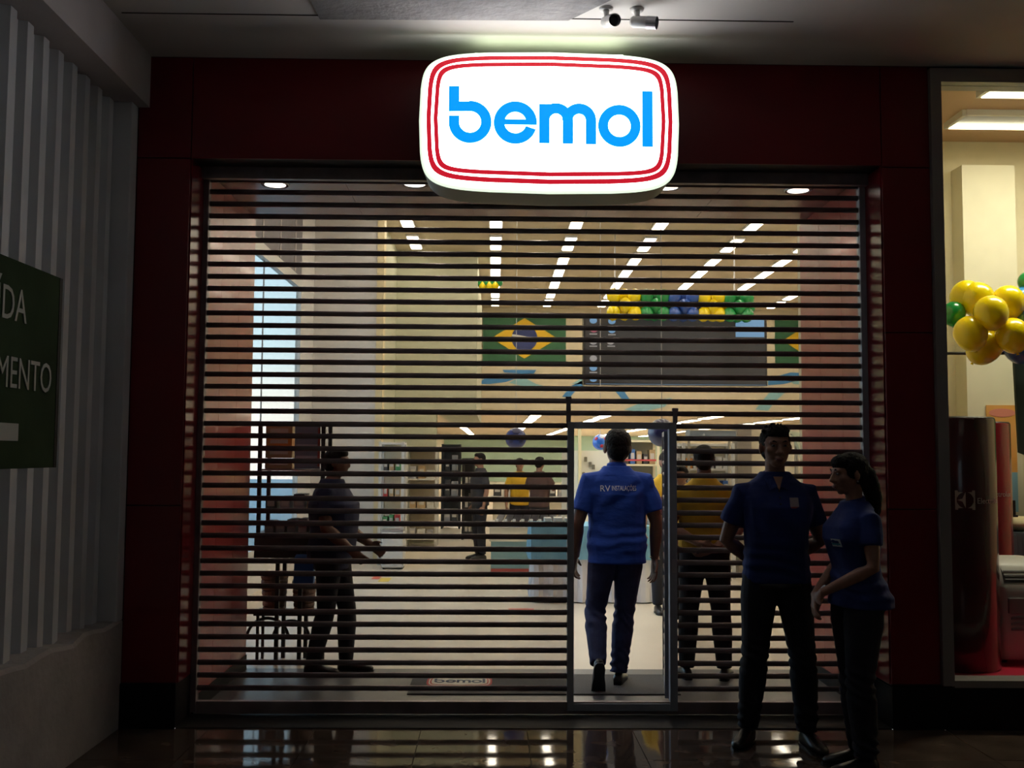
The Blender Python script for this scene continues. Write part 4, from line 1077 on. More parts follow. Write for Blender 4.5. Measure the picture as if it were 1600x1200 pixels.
# the man stepping through the wicket door
Ym = 1.10
g_ = P(962, 1068, Ym); 
gx = P(964, 900, Ym).x
hm = P(968, 673, Ym).z
d1, JA, sA, HA = person(dict(label='man in blue polo shirt and dark jeans stepping through the open wicket door, back turned', loc=(gx, Ym, 0), rz=PI, h=hm+0.0, girth=1.17, shw=0.205, vox=0.0055,
    skin=M_skin, shirt=M_polo, trousers=M_jean, collar=True, piping=True, back=True, hem=0.838, flare=1.03, sleeve=0.72, hs=1.17, leg=0.088,
    pose=dict(neck=(0, -0.015, 1.49), head=(-0.01, -0.05, 1.628),
      el=(-0, 0, 0), kl=(0, 0, 0)) | dict(
      # local +x is his left, which shows on the left of the picture
      sl=(0.190, 0.0, 1.400), sr=(-0.190, 0.0, 1.400), el=(0.275, 0.03, 1.11), er=(-0.272, 0.02, 1.11), wl=(0.285, -0.05, 0.87), wr=(-0.262, -0.01, 0.865),
      kl=(0.148, -0.03, 0.50), al=(0.150, 0.20, 0.185), tl=(0.15, 0.12, 0.02), kr=(-0.058, -0.06, 0.49), ar=(-0.012, -0.02, 0.085), tr=(-0.09, -0.30, 0.02)),
    footl=((0, -0.42, -0.90), (0, -0.90, 0.42)),
    handL=dict(n=(-0.6, 0.2, 0), t=(0.2, -1, 0), curl=0.5), handR=dict(d=(0.02, 0.03, -1), n=(0.85, 0.3, 0.1), t=(0.75, 0.35, 0), curl=0.45)))
# print on the back
def on_back(x, z): 
    return Vector((x, 0.146 - 0.9*x*x*1.6, z))
def shirt_print(J, root, body, size, x0, z0, bold=False, sx=1.0):
    mb = text_mb(body, size, lambda x, y, z: on_back_local(x0 - x*sx, z0 + y, z), 0.0015)
    shirt = [c for c in root.children if c.name.startswith('shirt')][0]
    obj('print', mb, M_txt, shirt, local=True)
from mathutils.bvhtree import BVHTree
def bvh_of(o):
    me = o.data; return BVHTree.FromPolygons([v.co.copy() for v in me.vertices], [tuple(p.vertices) for p in me.polygons])
shA = [c for c in d1.children if c.name.startswith('shirt')][0]
bv = bvh_of(shA)
def on_back_local(x, z, t):
    h_ = bv.ray_cast(Vector((x, 1.0, z)), Vector((0, -1, 0)))
    y = h_[0].y if h_[0] is not None else 0.14
    return Vector((x, y+0.003+t, z))
zt0 = (P(960, 768, Ym-0.14).z); xl0 = -(P(938, 768, Ym-0.14).x-gx)
wtot = P(1002, 768, Ym-0.14).x - P(938, 768, Ym-0.14).x
shirt_print(JA, d1, 'RV', 0.058, xl0, zt0)
shirt_print(JA, d1, 'INSTALAÇÕES', 0.047, xl0-0.078, zt0+0.006, sx=(wtot-0.085)/0.34)
shirt_print(JA, d1, 'INSTALAÇÕES ELÉTRICAS', 0.0001, xl0-0.078, zt0-0.012) if False else None
wr = JA['wr']
obj('bracelet', MB().tube([wr+Vector((0.031*math.cos(a), 0.026*math.sin(a), 0.012)) for a in [2*PI*q/18 for q in range(19)]], 0.004, 8, ref=(0, 0, 1)), mat('gold_band', (0.35, 0.26, 0.12), 0.3, metal=0.8), d1, local=True, smooth=True)

# male guard facing the viewer, hands behind his back
Yg = -0.36
gx2 = P(1213, 900, Yg).x; hg = P(1210, 668, Yg).z
d2, JB, sB, HB = person(dict(label='man in dark blue polo standing with hands behind his back before the shutter', loc=(gx2, Yg, 0), rz=math.radians(-4), h=hg, girth=1.0, shw=0.19, vox=0.0055,
    skin=M_skin2, shirt=M_polod, trousers=M_trou, collar=True, hem=0.895, flare=1.03, sleeve=0.62, spiky=True, leg=0.088, hrz=0.05, hs=1.05,
    pose=dict(head=(0.0, -0.02, 1.635), el=(0.262, 0.075, 1.12), er=(-0.262, 0.075, 1.12), wl=(0.07, 0.19, 0.985), wr=(-0.05, 0.20, 0.95),
      kl=(0.135, -0.01, 0.49), kr=(-0.125, -0.01, 0.49), al=(0.165, 0.03, 0.085), ar=(-0.145, 0.10, 0.085), tl=(0.20, -0.16, 0.02), tr=(-0.235, -0.08, 0.02)),
    handL=dict(d=(-0.95, 0.1, -0.3), n=(0, -0.6, 0.4), t=(0, 0.2, 1), curl=0.6), handR=dict(d=(0.95, 0.1, -0.1), n=(0, -0.6, 0.3), t=(0, 0.1, 1), curl=0.6)))
shB = [c for c in d2.children if c.name.startswith('shirt')][0]; bvB = bvh_of(shB)
def on_front(bv_, dy=-1):
    def f(x, z, t):
        h_ = bv_.ray_cast(Vector((x, -1.0, z)), Vector((0, 1, 0))); y = h_[0].y if h_[0] is not None else -0.12
        return Vector((x, y-0.002-t, z))
    return f
fB = on_front(bvB); bx, bz = 0.075, P(1228, 785, Yg-0.1).z
M_badge = mat('grey_badge_print', (0.34, 0.30, 0.33), 0.7); M_badge2 = mat('red_badge_print', (0.36, 0.07, 0.06), 0.7)
obj('chest_badge', MB().prism([(bx-0.024, bz-0.022), (bx+0.024, bz-0.022), (bx+0.024, bz+0.026), (bx-0.024, bz+0.026)], lambda a, b, t: fB(a, b, t), 0.0015), M_badge, shB, local=True)
obj('chest_badge', MB().prism([(bx-0.024, bz-0.022), (bx+0.024, bz-0.022), (bx+0.006, bz-0.030), (bx-0.018, bz-0.030)], lambda a, b, t: fB(a, b, t), 0.002), M_badge2, shB, local=True, label='small red base of the badge')
obj('belt', MB().rings([[Vector((math.cos(a)*(0.178+e_), 0.008+math.sin(a)*(0.131+e_), z*sB)) for a in [2*PI*q/32 for q in range(32)]] for e_, z in ((-0.01, 0.90), (0.0, 0.90), (0.0, 0.868), (-0.01, 0.868))]), M_shoe, d2, local=True, smooth=True)
for (nm, pts, m_, lift) in (('neck_opening', [(-0.034, 1.478), (0.034, 1.478), (0.0, 1.405)], M_skin2, 0.0), ('collar_flap', [(-0.075, 1.475), (-0.030, 1.487), (-0.008, 1.425), (-0.052, 1.405)], M_polod, 0.004), ('collar_flap', [(0.075, 1.475), (0.030, 1.487), (0.008, 1.425), (0.052, 1.405)], M_polod, 0.004)):
    obj(nm, MB().prism([(a*sB, b*sB) for a, b in pts], lambda a, b, t: fB(a, b, t+lift), 0.006), m_, shB, local=True)
# placket and button line
mb = MB(); 
for q in range(3): mb.ball(fB(0.0, (1.40-0.035*q)*sB, 0.0), 0.005, 8, 6)
obj('buttons', mb, M_dark, shB, local=True)['kind'] = 'stuff'

# woman guard in profile, hands clasped in front
Yw = -0.74
gx3 = P(1338, 900, Yw).x; hw3 = P(1325, 709, Yw).z
d3, JC, sC, HC = person(dict(label='woman in dark blue polo with black ponytail standing in profile, hands clasped in front', loc=(gx3, Yw, 0), rz=math.radians(-84), h=hw3, fem=True, girth=1.08, shw=0.165, vox=0.0052,
    skin=M_skin2, shirt=M_polod, trousers=M_trou, collar=True, hem=0.90, flare=1.03, sleeve=0.55, hair='tail', leg=0.094, hs=1.03, hrx=0.10,
    pose=dict(head=(0.0, -0.035, 1.632), neck=(0, -0.005, 1.47), el=(0.205, 0.0, 1.13), er=(-0.205, 0.0, 1.13), wl=(0.04, -0.225, 0.975), wr=(-0.035, -0.235, 0.95),
      kl=(0.085, -0.03, 0.49), kr=(-0.085, 0.01, 0.49), al=(0.09, 0.0, 0.085), ar=(-0.09, 0.05, 0.085), tl=(0.10, -0.17, 0.02), tr=(-0.10, -0.12, 0.02)),
    handL=dict(d=(-0.50, -0.18, -0.8), n=(-0.2, 1, 0), t=(0.3, -0.3, 0.5), curl=0.45), handR=dict(d=(0.45, -0.22, -0.8), n=(0.2, 1, 0), t=(-0.3, -0.3, 0.5), curl=0.55)))
shC = [c for c in d3.children if c.name.startswith('shirt')][0]; bvC = bvh_of(shC); fC = on_front(bvC)
bx, bz = 0.075, 1.255*sC
obj('chest_badge', MB().prism([(bx-0.026, bz-0.018), (bx+0.026, bz-0.018), (bx+0.026, bz+0.020), (bx-0.026, bz+0.020)], lambda a, b, t: fC(a, b, t), 0.0015), mat('pale_badge_print', (0.5, 0.55, 0.6), 0.6), shC, local=True)
obj('chest_badge', MB().prism([(bx-0.022, bz-0.010), (bx+0.022, bz-0.010), (bx+0.022, bz-0.001), (bx-0.022, bz-0.001)], lambda a, b, t: fC(a, b, t), 0.002), mat('teal_badge_print', (0.05, 0.25, 0.35), 0.6), shC, local=True, label='teal bar across the badge')
ww = JC['wl']
obj('wristwatch', MB().tube([ww+Vector((0.026*math.cos(a), 0.010+0.010*math.sin(a), 0.014+0.022*math.sin(a))) for a in [2*PI*q/18 for q in range(19)]], 0.005, 8, ref=(0, 1, 0)), M_steel, d3, local=True, smooth=True)
obj('earring', MB().ball(HC(0.079, 0.010, -0.036), 0.005, 10, 8), M_steel, d3, local=True, smooth=True)

# people inside the shop
Yy = 1.32
gy = P(1101, 900, Yy).x
person(dict(label='person in yellow shirt and dark trousers standing just behind the shutter right of the door', loc=(gy, Yy, 0), rz=math.radians(172), h=P(1098, 696, Yy).z, vox=0.009, girth=1.12, shw=0.2, skin=M_skin2, shirt=M_yel, trousers=M_trou, collar=True, back=True, hem=0.98,
   pose=dict(el=(0.26, 0.07, 1.13), er=(-0.27, 0.06, 1.13), wl=(0.04, 0.20, 1.02), wr=(-0.05, 0.20, 0.98), kl=(0.12, 0, 0.49), kr=(-0.12, 0, 0.49), al=(0.14, 0.02, 0.085), ar=(-0.14, 0.02, 0.085), tl=(0.18, -0.15, 0.02), tr=(-0.18, -0.15, 0.02)),
   handL=dict(d=(-0.9, 0.2, -0.3), n=(0, -0.6, 0.4), t=(0, 0.2, 1)), handR=dict(d=(0.9, 0.2, -0.2), n=(0, -0.6, 0.4), t=(0, 0.2, 1))))
Yl = 1.50
gl = P(519, 900, Yl).x
person(dict(label='person in dark navy shirt behind the left shutter, seen in profile beside the display rack', loc=(gl, Yl, 0), rz=math.radians(82), h=P(515, 706, Yl).z+0.03, vox=0.009, girth=1.4, skin=M_skin, shirt=M_navy, trousers=M_trou, hem=0.80,
   pose=dict(head=(0, -0.03, 1.625), el=(0.24, -0.02, 1.12), er=(-0.24, -0.02, 1.13), wl=(0.22, -0.24, 0.98), wr=(-0.20, -0.20, 0.97), kl=(0.08, -0.10, 0.49), kr=(-0.08, 0.02, 0.49), al=(0.08, -0.10, 0.085), ar=(-0.08, 0.12, 0.085), tl=(0.09, -0.28, 0.02), tr=(-0.09, -0.06, 0.02))))
def bgp(px, pytop, Y, rz, shirt, lab, **k):
    g_ = P(px, 720, Y); sp = dict(label=lab, loc=(g_.x, Y, 0), rz=rz, h=P(px, pytop, Y).z, vox=0.012, skin=M_skin2, shirt=shirt, trousers=M_trou); sp.update(k); person(sp)
bgp(1041, 706, 4.3, 0.1, M_yel, 'person in yellow shirt with dark cap facing out beside the right door jamb', collar=True)
bgp(812, 716, 10.3, 0.3, M_yel, 'person in yellow shirt far inside left of the doorway')
bgp(843, 714, 9.5, 2.6, mat('brown_cloth', (0.09, 0.05, 0.045), 0.9), 'person in dark brown shirt far inside next to the doorway', pose=dict(el=(0.25, -0.05, 1.2), wl=(0.2, -0.3, 1.25), er=(-0.25, -0.05, 1.2), wr=(-0.1, -0.3, 1.2)))
bgp(750, 708, 9.4, -1.2, mat('charcoal_cloth', (0.035, 0.035, 0.045), 0.9), 'person in charcoal clothes far inside near the black electronics shelves')
bgp(1064, 728, 3.4, -0.5, mat('maroon_cloth', (0.08, 0.01, 0.02), 0.9), 'shorter person in maroon half hidden behind the right door jamb', girth=0.95)

# ================================================================== THINGS INSIDE THE SHOP
def shelf_unit(name, x0p, x1p, ytp, Y, depth, nsh, m, lab, zb=0.0, back=True, mback=None):
    a_, b_ = P(x0p, ytp, Y), P(x1p, ytp, Y); zt = a_.z
    r = empty(name, ((a_.x+b_.x)/2, Y, zb), lab, 'shelf')
    for x in (a_.x, b_.x-0.04):
        for y in (Y, Y+depth-0.04): obj('post', B(x, x+0.04, y, y+0.04, zb, zt), m, r)
    zsx = []
    for i in range(nsh):
        z = zb + 0.12 + (zt-zb-0.16)*i/(nsh-1); obj('shelf_board', B(a_.x+0.005, b_.x-0.005, Y+0.005, Y+depth-0.005, z, z+0.025), m, r); zsx.append(z+0.025)
    if back: obj('back_panel', B(a_.x+0.04, b_.x-0.04, Y+depth-0.015, Y+depth, zb+0.05, zt), mback or m, r)
    return r, a_.x+0.05, b_.x-0.05, zsx
ICOL = {'red': (0.45, 0.04, 0.04), 'dark grey': (0.05, 0.05, 0.055), 'white': (0.65, 0.65, 0.62), 'blue': (0.05, 0.14, 0.40), 'brown': (0.42, 0.29, 0.15), 'green': (0.06, 0.25, 0.10), 'silver': (0.35, 0.35, 0.37), 'orange': (0.6, 0.25, 0.05)}
def product_box(c, w_, d_, h_, colr, lab, grp, lean=0.0):
    m = mat('carton_'+colr.replace(' ', '_'), ICOL[colr], 0.55)
    r = empty('boxed_product', c, lab, 'box', grp)
    M = Matrix.Rotation(lean, 4, 'Y')
    obj('carton', MB().box(-w_/2, w_/2, -d_/2, d_/2, 0, h_, M), m, r, local=True, bevel=0.003)
    obj('printed_label', MB().box(-w_*0.34, w_*0.34, -d_/2-0.002, -d_/2, h_*0.35, h_*0.75, M), mat('carton_print', (0.55, 0.52, 0.48), 0.6), r, local=True)
SEEN = {}
def fill(x0, x1, Y, z, n, hmax, cols, where, dmax=0.25):
    w_ = (x1-x0)/n
    for i in range(n):
        cN = random.choice(cols); h_ = hmax*random.uniform(0.6, 1.0); ww_ = w_*random.uniform(0.65, 0.9)
        k2 = (cN, where); SEEN[k2] = SEEN.get(k2, 0)+1
        pre = '' if SEEN[k2] == 1 else ORD[SEEN[k2]-1] + ' '
        product_box((x0+w_*(i+0.5), Y+dmax*0.5+0.03, z+0.001), ww_, dmax*0.8, h_, cN, '%s%s product box %s' % (pre, cN, where), 'product boxes '+where)

random.seed(21)
# display rack just inside, on the left
M_brown = mat('dark_brown_laminate', (0.035, 0.028, 0.024), 0.5, noise=0.2)
Yr = 1.72
lx, rx = P(403, 700, Yr).x, P(508, 700, Yr).x
ztp = P(455, 664, Yr).z; zb1 = P(455, 833, Yr).z; zb2 = P(455, 872, Yr).z
rk = empty('display_rack', ((lx+rx)/2, Yr, 0), 'dark display rack on thin legs behind the left part of the shutter', 'rack')
for x, w_ in ((lx, 0.028), (rx-0.03, 0.03)):
    for y in (Yr, Yr+0.32): obj('post', B(x, x+w_, y, y+0.025, zb2, ztp+0.015), M_dark, rk)
obj('base_cabinet', B(lx-0.01, rx+0.02, Yr-0.01, Yr+0.36, zb2, zb1), M_brown, rk, bevel=0.004)
for py in (733, 757, 800): z = P(455, py, Yr).z; obj('shelf_board', B(lx+0.03, rx-0.03, Yr, Yr+0.34, z-0.012, z), M_brown if py != 733 else M_steel, rk)
for px in (431, 467):
    x = P(px, 960, Yr).x; obj('leg', B(x-0.014, x+0.014, Yr+0.02, Yr+0.05, 0, zb2), M_dark, rk); obj('leg', B(x-0.014, x+0.014, Yr+0.28, Yr+0.31, 0, zb2), M_dark, rk)
for px, rr in ((418, 0.155), (455, 0.135)):
    c = P(px, 988, Yr+0.1)
    obj('hoop', MB().tube([(c.x+rr*math.cos(PI*q/16), Yr+0.1, 0.02+ (c.z-0.02+0.05) + rr*math.sin(PI*q/16)-0.1) for q in range(17)], 0.012, 8, ref=(0, 1, 0)), M_dark, rk, smooth=True)
z = P(455, 733, Yr).z
for i in range(4):
    cc = ('brown', 'brown', 'orange', 'brown')[i]; wid = (0.205, 0.2, 0.195, 0.2)[i]
    product_box((lx+0.145, Yr+0.17, z+0.001+i*0.081), wid, 0.24, 0.078, cc, ('lowest', 'second lowest', 'second highest', 'topmost')[i] + ' flat brown carton in the stack on the display rack', 'cartons stacked on the display rack')
pst = empty('sign_card', (rx-0.14, Yr+0.05, z), 'blue grey printed card standing on the display rack beside the cartons', 'card')
obj('sheet', B(rx-0.235, rx-0.045, Yr+0.045, Yr+0.055, z+0.001, z+0.33), mat('blue_grey_card', (0.18, 0.21, 0.28), 0.6), pst)
for i in range(3): obj('print_line', B(rx-0.225, rx-0.065, Yr+0.042, Yr+0.045, z+0.07+i*0.085, z+0.10+i*0.085), mat('card_print', (0.42, 0.44, 0.50), 0.6), pst)
obj('red_edge', B(rx-0.062, rx-0.047, Yr+0.042, Yr+0.045, z+0.02, z+0.31), mat('red_print', (0.4, 0.08, 0.05), 0.6), pst)
z = P(455, 800, Yr).z
fill(lx+0.04, rx-0.04, Yr, z, 4, 0.14, ['dark grey', 'silver', 'brown'], 'on the middle shelf of the display rack')
z = zb1
fill(lx+0.04, rx-0.04, Yr, z, 5, 0.11, ['silver', 'dark grey', 'white'], 'on the base cabinet of the display rack')
# wicker baskets and the blue bag hanging at the rack
def basket(xc, Y, z, w_, h_, lab):
    r = empty('wicker_basket', (xc, Y, z), lab, 'basket', 'wicker baskets under the display rack')
    m = mat('wicker', (0.22, 0.13, 0.09), 0.6, noise=0.3, nscale=30)
    for i in range(7):
        zz_ = h_*i/6; k_ = 0.82+0.18*i/6
        obj('weave_band', MB().rings([[ (w_/2*k_*math.cos(a)*rr, 0.11*k_*math.sin(a)*rr, zz_+dz) for a in [2*PI*q/20 for q in range(20)]] for rr, dz in ((1, 0), (1.03, h_/14), (1, h_/7.2), (0.93, h_/7.2), (0.93, 0))], cap=False), m, r, local=True)
    obj('bottom', MB().lathe([(w_/2*0.80, 0.0), (w_/2*0.80, 0.01)], n=20), m, r, local=True).scale = (1, 0.5, 1)
xa = P(420, 920, Yr).x; za = P(420, 958, Yr).z
obj('lower_shelf', MB().box(lx-0.02, rx+0.0, Yr+0.06, Yr+0.28, za-0.03, za-0.005).box(lx-0.0, lx+0.02, Yr+0.07, Yr+0.09, 0, za-0.03).box(rx-0.04, rx-0.02, Yr+0.07, Yr+0.09, 0, za-0.03).box(lx, lx+0.02, Yr+0.25, Yr+0.27, 0, za-0.03).box(rx-0.04, rx-0.02, Yr+0.25, Yr+0.27, 0, za-0.03), M_dark, rk)
basket(lx+0.11, Yr+0.17, za-0.005, 0.20, 0.24, 'wicker basket on the rack\'s lower shelf, on the window side')
basket(lx+0.335, Yr+0.17, za-0.005, 0.18, 0.20, 'wicker basket on the rack\'s lower shelf, next to the person in navy')
pb = P(476, 866, Yr-0.06); pb2 = P(476, 914, Yr-0.06)
bg_ = empty('shopping_bag', (pb.x, Yr-0.06, pb2.z), 'bright blue bag hanging from the front of the display rack', 'bag')
obj('pouch', MB().rings([[(pb.x+sx_*wq, Yr-0.06+sy_*dq, zq) for sx_, sy_ in ((-1, -1), (1, -1), (1, 1), (-1, 1))] for wq, dq, zq in ((0.055, 0.03, pb2.z), (0.075, 0.035, pb2.z+0.02), (0.07, 0.02, pb.z-0.02), (0.062, 0.006, pb.z))]), mat('bright_blue_nylon', (0.02, 0.14, 0.48), 0.6), bg_, bevel=0.006)
obj('handle', MB().tube([(pb.x-0.04, Yr-0.06, pb.z-0.01), (pb.x-0.02, Yr-0.045, pb.z+0.06), (pb.x+0.02, Yr-0.045, pb.z+0.06), (pb.x+0.04, Yr-0.06, pb.z-0.01)], 0.006, 6, ref=(0, 1, 0)), M_dark, bg_)

# white shelving along the inner left wall
ys1 = 8.5
su, x0_, x1_, zs_ = shelf_unit('shelving_unit', 592, 632, 690, ys1, 0.4, 5, M_wht, 'white shelving unit with small goods beside the cream post', mback=M_cream)
for i, z in enumerate(zs_[:-1]): fill(x0_, x1_, ys1, z, 3, 0.20, ['red', 'dark grey', 'white', 'green', 'brown'], 'on shelf %s of the white unit by the cream post' % ('one', 'two', 'three', 'four')[i])
pp = P(640, 846, 8.9)
su2, x0_, x1_, zs_ = shelf_unit('shelving_unit', 634, 684, 700, 11.3, 0.5, 4, M_wht, 'pale shelving unit against the green wall with few goods', mback=mat('taupe_panel', (0.42, 0.36, 0.28), 0.7))
for i, z in enumerate(zs_[:-1]): fill(x0_, x1_, 11.3, z, 3, 0.22, ['white', 'silver', 'brown'], 'on the pale unit against the green wall')
xq = P(612, 830, 8.2).x
wm = empty('white_appliance', (xq, 8.2, 0), 'small white appliance standing on the floor before the left shelving', 'appliance')
obj('body', B(xq-0.12, xq+0.18, 8.0, 8.3, 0.02, 0.50), M_wht, wm, bevel=0.02)
obj('lid', B(xq-0.11, xq+0.17, 8.01, 8.29, 0.50, 0.53), M_steel, wm)
for dx in (-0.10, 0.15): obj('foot', B(xq+dx, xq+dx+0.02, 8.02, 8.28, 0, 0.02), M_dark, wm)
# black electronics shelves
bu, x0_, x1_, zs_ = shelf_unit('electronics_shelf', 690, 720, 694, 15.5, 0.5, 4, M_dark, 'black electronics shelf far inside below the green wall block')
for i, z in enumerate(zs_[:-1]): fill(x0_, x1_, 15.5, z, 2, 0.35, ['dark grey', 'silver'], 'on the far black electronics shelf')
bu, x0_, x1_, zs_ = shelf_unit('electronics_shelf', 722, 742, 716, 12.8, 0.5, 4, M_dark, 'narrower black shelf left of the person in charcoal')
for i, z in enumerate(zs_[:-1]): fill(x0_, x1_, 12.8, z, 2, 0.25, ['dark grey', 'white', 'silver'], 'on the narrower black shelf')
# display island with a row of tablets
Yi = 7.8
xa, xb2_ = P(767, 860, Yi).x, P(892, 860, Yi).x
isl = empty('display_island', ((xa+xb2_)/2, Yi, 0), 'low display island with teal base and a row of slanted tablets', 'counter')
zt1, zt2 = P(800, 846, Yi).z, P(800, 824, Yi).z
obj('base', B(xa, xb2_, Yi, Yi+1.0, 0, zt1), mat('teal_laminate', (0.20, 0.33, 0.33), 0.5), isl)
obj('body', B(xa-0.02, xb2_+0.02, Yi-0.02, Yi+1.02, zt1, zt2), M_cream, isl)
obj('top', B(xa-0.04, xb2_+0.04, Yi-0.04, Yi+1.04, zt2, zt2+0.03), M_wht, isl)
obj('kick_strip', B(xa, xb2_, Yi-0.01, Yi, 0, 0.04), mat('red_print2', (0.40, 0.06, 0.04), 0.6), isl)
tb0 = None
for i in range(9):
    x = xa+0.08+i*(xb2_-xa-0.14)/8
    if tb0 is None:
        tb0 = empty('tablet', (x, Yi+0.15, zt2+0.03), 'x', 'tablet', 'slanted tablets on the display island')
        Mt = Matrix.Rotation(math.radians(-35), 4, 'X') @ Matrix.Rotation(math.radians(25), 4, 'Y')
        obj('case', MB().box(-0.045, 0.045, -0.006, 0.006, 0.03, 0.18, Mt), M_dark, tb0, local=True)
        obj('display', MB().box(-0.038, 0.038, -0.008, -0.006, 0.04, 0.17, Mt), mat('tablet_screen', (0.02, 0.02, 0.03), 0.15), tb0, local=True)
        obj('stand', MB().box(-0.02, 0.02, -0.02, 0.05, 0, 0.07), M_wht, tb0, local=True)
        o = tb0
    else: o = copy_tree(tb0)
    o.location.x = x; o['label'] = 'dark slanted tablet, %s from the left end of the display island row' % ('first', 'second', 'third', 'fourth', 'fifth', 'sixth', 'seventh', 'eighth', 'ninth')[i]
# white counter further back
Yc = 11.2
xa, xb2_ = P(770, 790, Yc).x, P(900, 790, Yc).x
ct = empty('white_counter', ((xa+xb2_)/2, Yc, 0), 'long pale counter with dark goods behind the display island', 'counter')
zc1 = P(830, 776, Yc).z
obj('front', B(xa, xb2_, Yc, Yc+0.6, 0, zc1-0.04), M_cream, ct); obj('top', B(xa-0.03, xb2_+0.03, Yc-0.03, Yc+0.63, zc1-0.04, zc1), M_wht, ct)
fill(xa, xb2_, Yc+0.1, zc1, 9, 0.20, ['dark grey', 'silver', 'white', 'dark grey'], 'on the long pale counter behind the island')
# draped table seen through the doorway
Yt2 = 4.94
xa, xb2_ = P(834, 880, Yt2).x, P(1046, 880, Yt2).x
dt = empty('draped_table', ((xa+xb2_)/2, Yt2, 0), 'long table with blue cloth over a white floor length skirt', 'table')
zt_, zm = P(940, 822, Yt2).z, P(940, 874, Yt2).z
drape(xa, xb2_, Yt2, Yt2+0.7, zm+0.1, 0.012, 'skirt', mat('white_skirt_cloth', (0.72, 0.72, 0.76), 0.9), dt, amp=0.022, waves=9)
drape(xa-0.03, xb2_+0.03, Yt2-0.03, Yt2+0.73, zt_, zm, 'blue_cloth', mat('sky_blue_cloth', (0.16, 0.36, 0.50), 0.9, noise=0.12), dt, amp=0.012, waves=4)
fill(P(850, 820, Yt2).x, P(900, 820, Yt2).x, Yt2+0.2, zt_, 3, 0.10, ['white', 'blue', 'silver'], 'on the left end of the blue draped table')
fill(P(1000, 820, Yt2).x, P(1042, 820, Yt2).x, Yt2+0.2, zt_, 3, 0.16, ['white', 'silver'], 'on the right end of the blue draped table')
# cream shelf cabinet and white goods wall seen through the doorway
Yk_ = 7.9
cb, x0_, x1_, zs_ = shelf_unit('cream_cabinet', 968, 1031, 686, Yk_, 0.4, 6, mat('cream_laminate', (0.74, 0.66, 0.46), 0.5), 'cream open cabinet with dark goods right of the walking man', mback=mat('grey_olive_panel', (0.30, 0.28, 0.22), 0.7))
obj('shelf_edge', B(x0_, x1_, Yk_-0.004, Yk_+0.004, P(1000, 719, Yk_).z-0.012, P(1000, 719, Yk_).z+0.012), mat('red_edge', (0.5, 0.06, 0.07), 0.5), cb)
for i, z in enumerate(zs_[:-1]): fill(x0_, x1_, Yk_, z, 5, 0.22, ['dark grey', 'white', 'brown', 'blue', 'dark grey'], 'in the cream cabinet, shelf %s from the floor' % ('one', 'two', 'three', 'four', 'five')[i])
a_, b_ = P(903, 704, 7.0), P(964, 704, 7.0)
gw = empty('goods_wall', ((a_.x+b_.x)/2, 7.0, 0), 'bright white display panel with hanging goods left of the walking man', 'panel')
obj('board', B(a_.x-0.2, b_.x, 7.0, 7.08, 0.0, a_.z), mat('bright_white_panel', (0.82, 0.80, 0.70), 0.5), gw)
obj('cream_post', B(a_.x+0.0, a_.x+0.035, 6.9, 6.99, 0, P(905, 670, 6.9).z), mat('cream_post2', (0.75, 0.66, 0.40), 0.5), gw)
for i, (px, py) in enumerate(((915, 714), (922, 722), (927, 726), (936, 740), (930, 748), (918, 752), (942, 730), (912, 738))):
    c = P(px, py, 6.98); t = empty('hanging_pack', (c.x, 6.98, c.z), ('small dark pack hung at the %s of the bright white panel' % ('top left', 'upper left', 'upper middle', 'centre right', 'centre', 'lower left', 'upper right', 'left middle')[i]), 'pack', 'packs hanging on the bright white panel')
    obj('pouch', B(c.x-0.018, c.x+0.018, 6.96, 6.985, c.z-0.06, c.z), mat('olive_pack', (0.16, 0.15, 0.11), 0.5), t, bevel=0.003)
    obj('hook', MB().tube([(c.x, 6.94, c.z+0.008), (c.x, 7.0, c.z+0.008)], 0.003, 6, ref=(0, 0, 1)), M_steel, t)
# right hand side: goods, partition, white arch
Yp_ = 6.6
a_, b_ = P(1078, 671, Yp_), P(1150, 684, Yp_)
hs_ = empty('hanging_header_box', (a_.x, Yp_, b_.z), 'long grey blue header box above the shelves right of the door', 'header')
obj('box', B(a_.x, b_.x, Yp_, Yp_+0.3, b_.z, a_.z), mat('grey_blue_header', (0.22, 0.27, 0.33), 0.5), hs_)
obj('cream_edge', B(a_.x, b_.x, Yp_-0.01, Yp_, a_.z-0.015, a_.z), M_cream, hs_)  # thin cream strip along the top of the header box
for x in (a_.x+0.02, b_.x-0.04): obj('post', B(x, x+0.03, Yp_+0.25, Yp_+0.28, 0, b_.z), M_steel, hs_)
ru, x0_, x1_, zs_ = shelf_unit('goods_shelf', 1066, 1148, 692, Yp_+0.5, 0.4, 6, M_wht, 'white goods shelf right of the door behind the person in yellow', mback=M_cream)
for i, z in enumerate(zs_[:-1]): fill(x0_, x1_, Yp_+0.5, z, 6, 0.20, ['dark grey', 'white', 'green', 'silver', 'orange', 'blue'], 'on the white goods shelf right of the door, board %s' % ('one', 'two', 'three', 'four', 'five')[i])
a_ = P(1152, 668, 7.4); b_ = P(1174, 668, 7.4)
struct('pillar_inner', B(a_.x, b_.x, 7.4, 7.7, 0, P(1160, 668, 7.4).z), mat('taupe_pillar', (0.26, 0.23, 0.19), 0.7))
c_ = P(1290, 672, 7.5)
struct('partition', B(b_.x, P(1290, 700, 7.4).x, 7.45, 7.6, 0, P(1200, 668, 7.4).z), M_cream)
pts = [(1228, 676), (1243, 678), (1250, 690), (1256, 705), (1262, 722), (1268, 742), (1274, 770)]
arc = empty('curved_white_stand', P(1268, 742, 6.2), 'curved pale green and white banner stand beside the right red portal wall', 'stand')
mb = MB(); rs = []
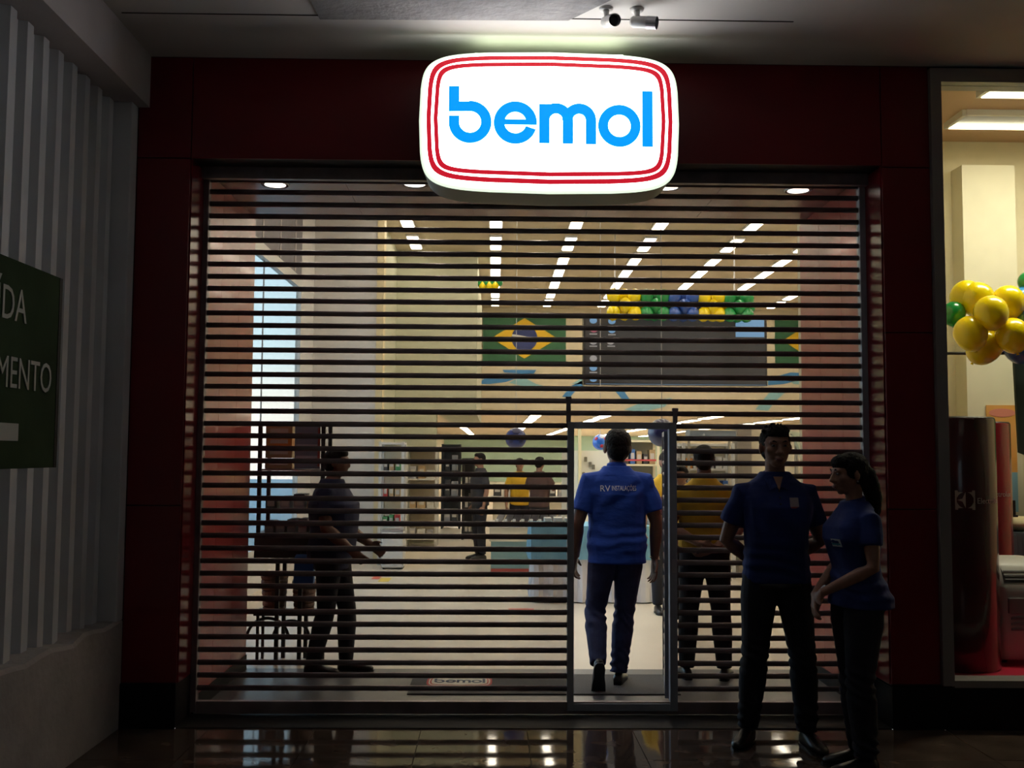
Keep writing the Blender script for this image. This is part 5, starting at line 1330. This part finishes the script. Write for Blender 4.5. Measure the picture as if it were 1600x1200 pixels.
for (px, py) in pts:
    c = P(px, py, 6.2); rs.append([c+Vector((-0.045, 0, 0.0)), c+Vector((0.045, 0, 0.02)), c+Vector((0.045, 0.10, 0.02)), c+Vector((-0.045, 0.10, 0.0))])
mb.rings(rs); obj('arch', mb, mat('pale_green_acrylic', (0.55, 0.62, 0.48), 0.3), arc)
c = P(1272, 770, 6.2); obj('upright', B(c.x-0.04, c.x+0.04, 6.2, 6.3, 0, c.z+0.02), MATS['pale_green_acrylic'], arc)
c2_ = P(1229, 676, 6.2); cx_ = P(1251, 690, 6.2)
obj('inner_pole', B(cx_.x-0.03, cx_.x+0.0, 6.32, 6.36, 0, cx_.z), M_steel, arc)
# floor stickers and the entrance mat with the logo
def sticker(x0, y0, x1, y1, m, lab):
    a_, b_ = G(x0, y1), G(x1, y0)
    tag(obj('floor_sticker', B(a_.x, b_.x, min(a_.y, b_.y), max(a_.y, b_.y), 0.0005, 0.002), m), lab, 'sticker')
sticker(795, 951, 834, 957, mat('red_sticker', (0.62, 0.13, 0.10), 0.5), 'flat red rectangle stuck on the beige floor')
sticker(590, 903, 612, 909, mat('yellow_sticker', (0.75, 0.55, 0.05), 0.5), 'flat yellow mark on the floor beside the shelving')
sticker(580, 901, 596, 905, mat('red_sticker2', (0.6, 0.08, 0.05), 0.5), 'small red mark on the floor next to the yellow mark')
a_, b_ = G(636, 1086), G(1040, 1056)
mt = empty('entrance_mat', ((a_.x+b_.x)/2, (a_.y+b_.y)/2, 0.001), 'dark grey entrance mat with the small white logo plate', 'mat')
obj('pile', B(a_.x, b_.x, a_.y, b_.y, 0.002, 0.010), mat('charcoal_mat', (0.055, 0.053, 0.055), 0.95, noise=0.3, nscale=120, bump=0.4, bscale=150), mt)
l0_, l1_ = G(665, 1073), G(769, 1073); w_ = l1_.x-l0_.x; ky = 0.30/693.0; kx = w_/1254
cxm, cym = (l0_.x+l1_.x)/2, G(715, 1067).y
T = lambda u, v, d: Vector((cxm+u*kx, cym+v*ky, 0.0102+d))
def plate(a1, b1, n_, m, h0, nm):
    obj(nm, MB().prism([q for q in rim(a1, b1, n_, 48)], lambda a, b, t: T(a, b, h0+t), 0.0006), m, mt)
plate(627, 346, 6, mat('mat_logo_red', (0.45, 0.05, 0.05), 0.8), 0.0, 'logo_plate')
plate(590, 309, 6, mat('mat_logo_cream', (0.62, 0.58, 0.48), 0.8), 0.0007, 'logo_plate')
plate(560, 280, 6, MATS['mat_logo_red'], 0.0014, 'logo_plate')
plate(535, 255, 6, MATS['mat_logo_cream'], 0.0021, 'logo_plate')
logo(mt, lambda x, y, d: T(x-795, 586-y, 0.0028+d*0.1), mat('mat_logo_dark', (0.05, 0.07, 0.12), 0.8))
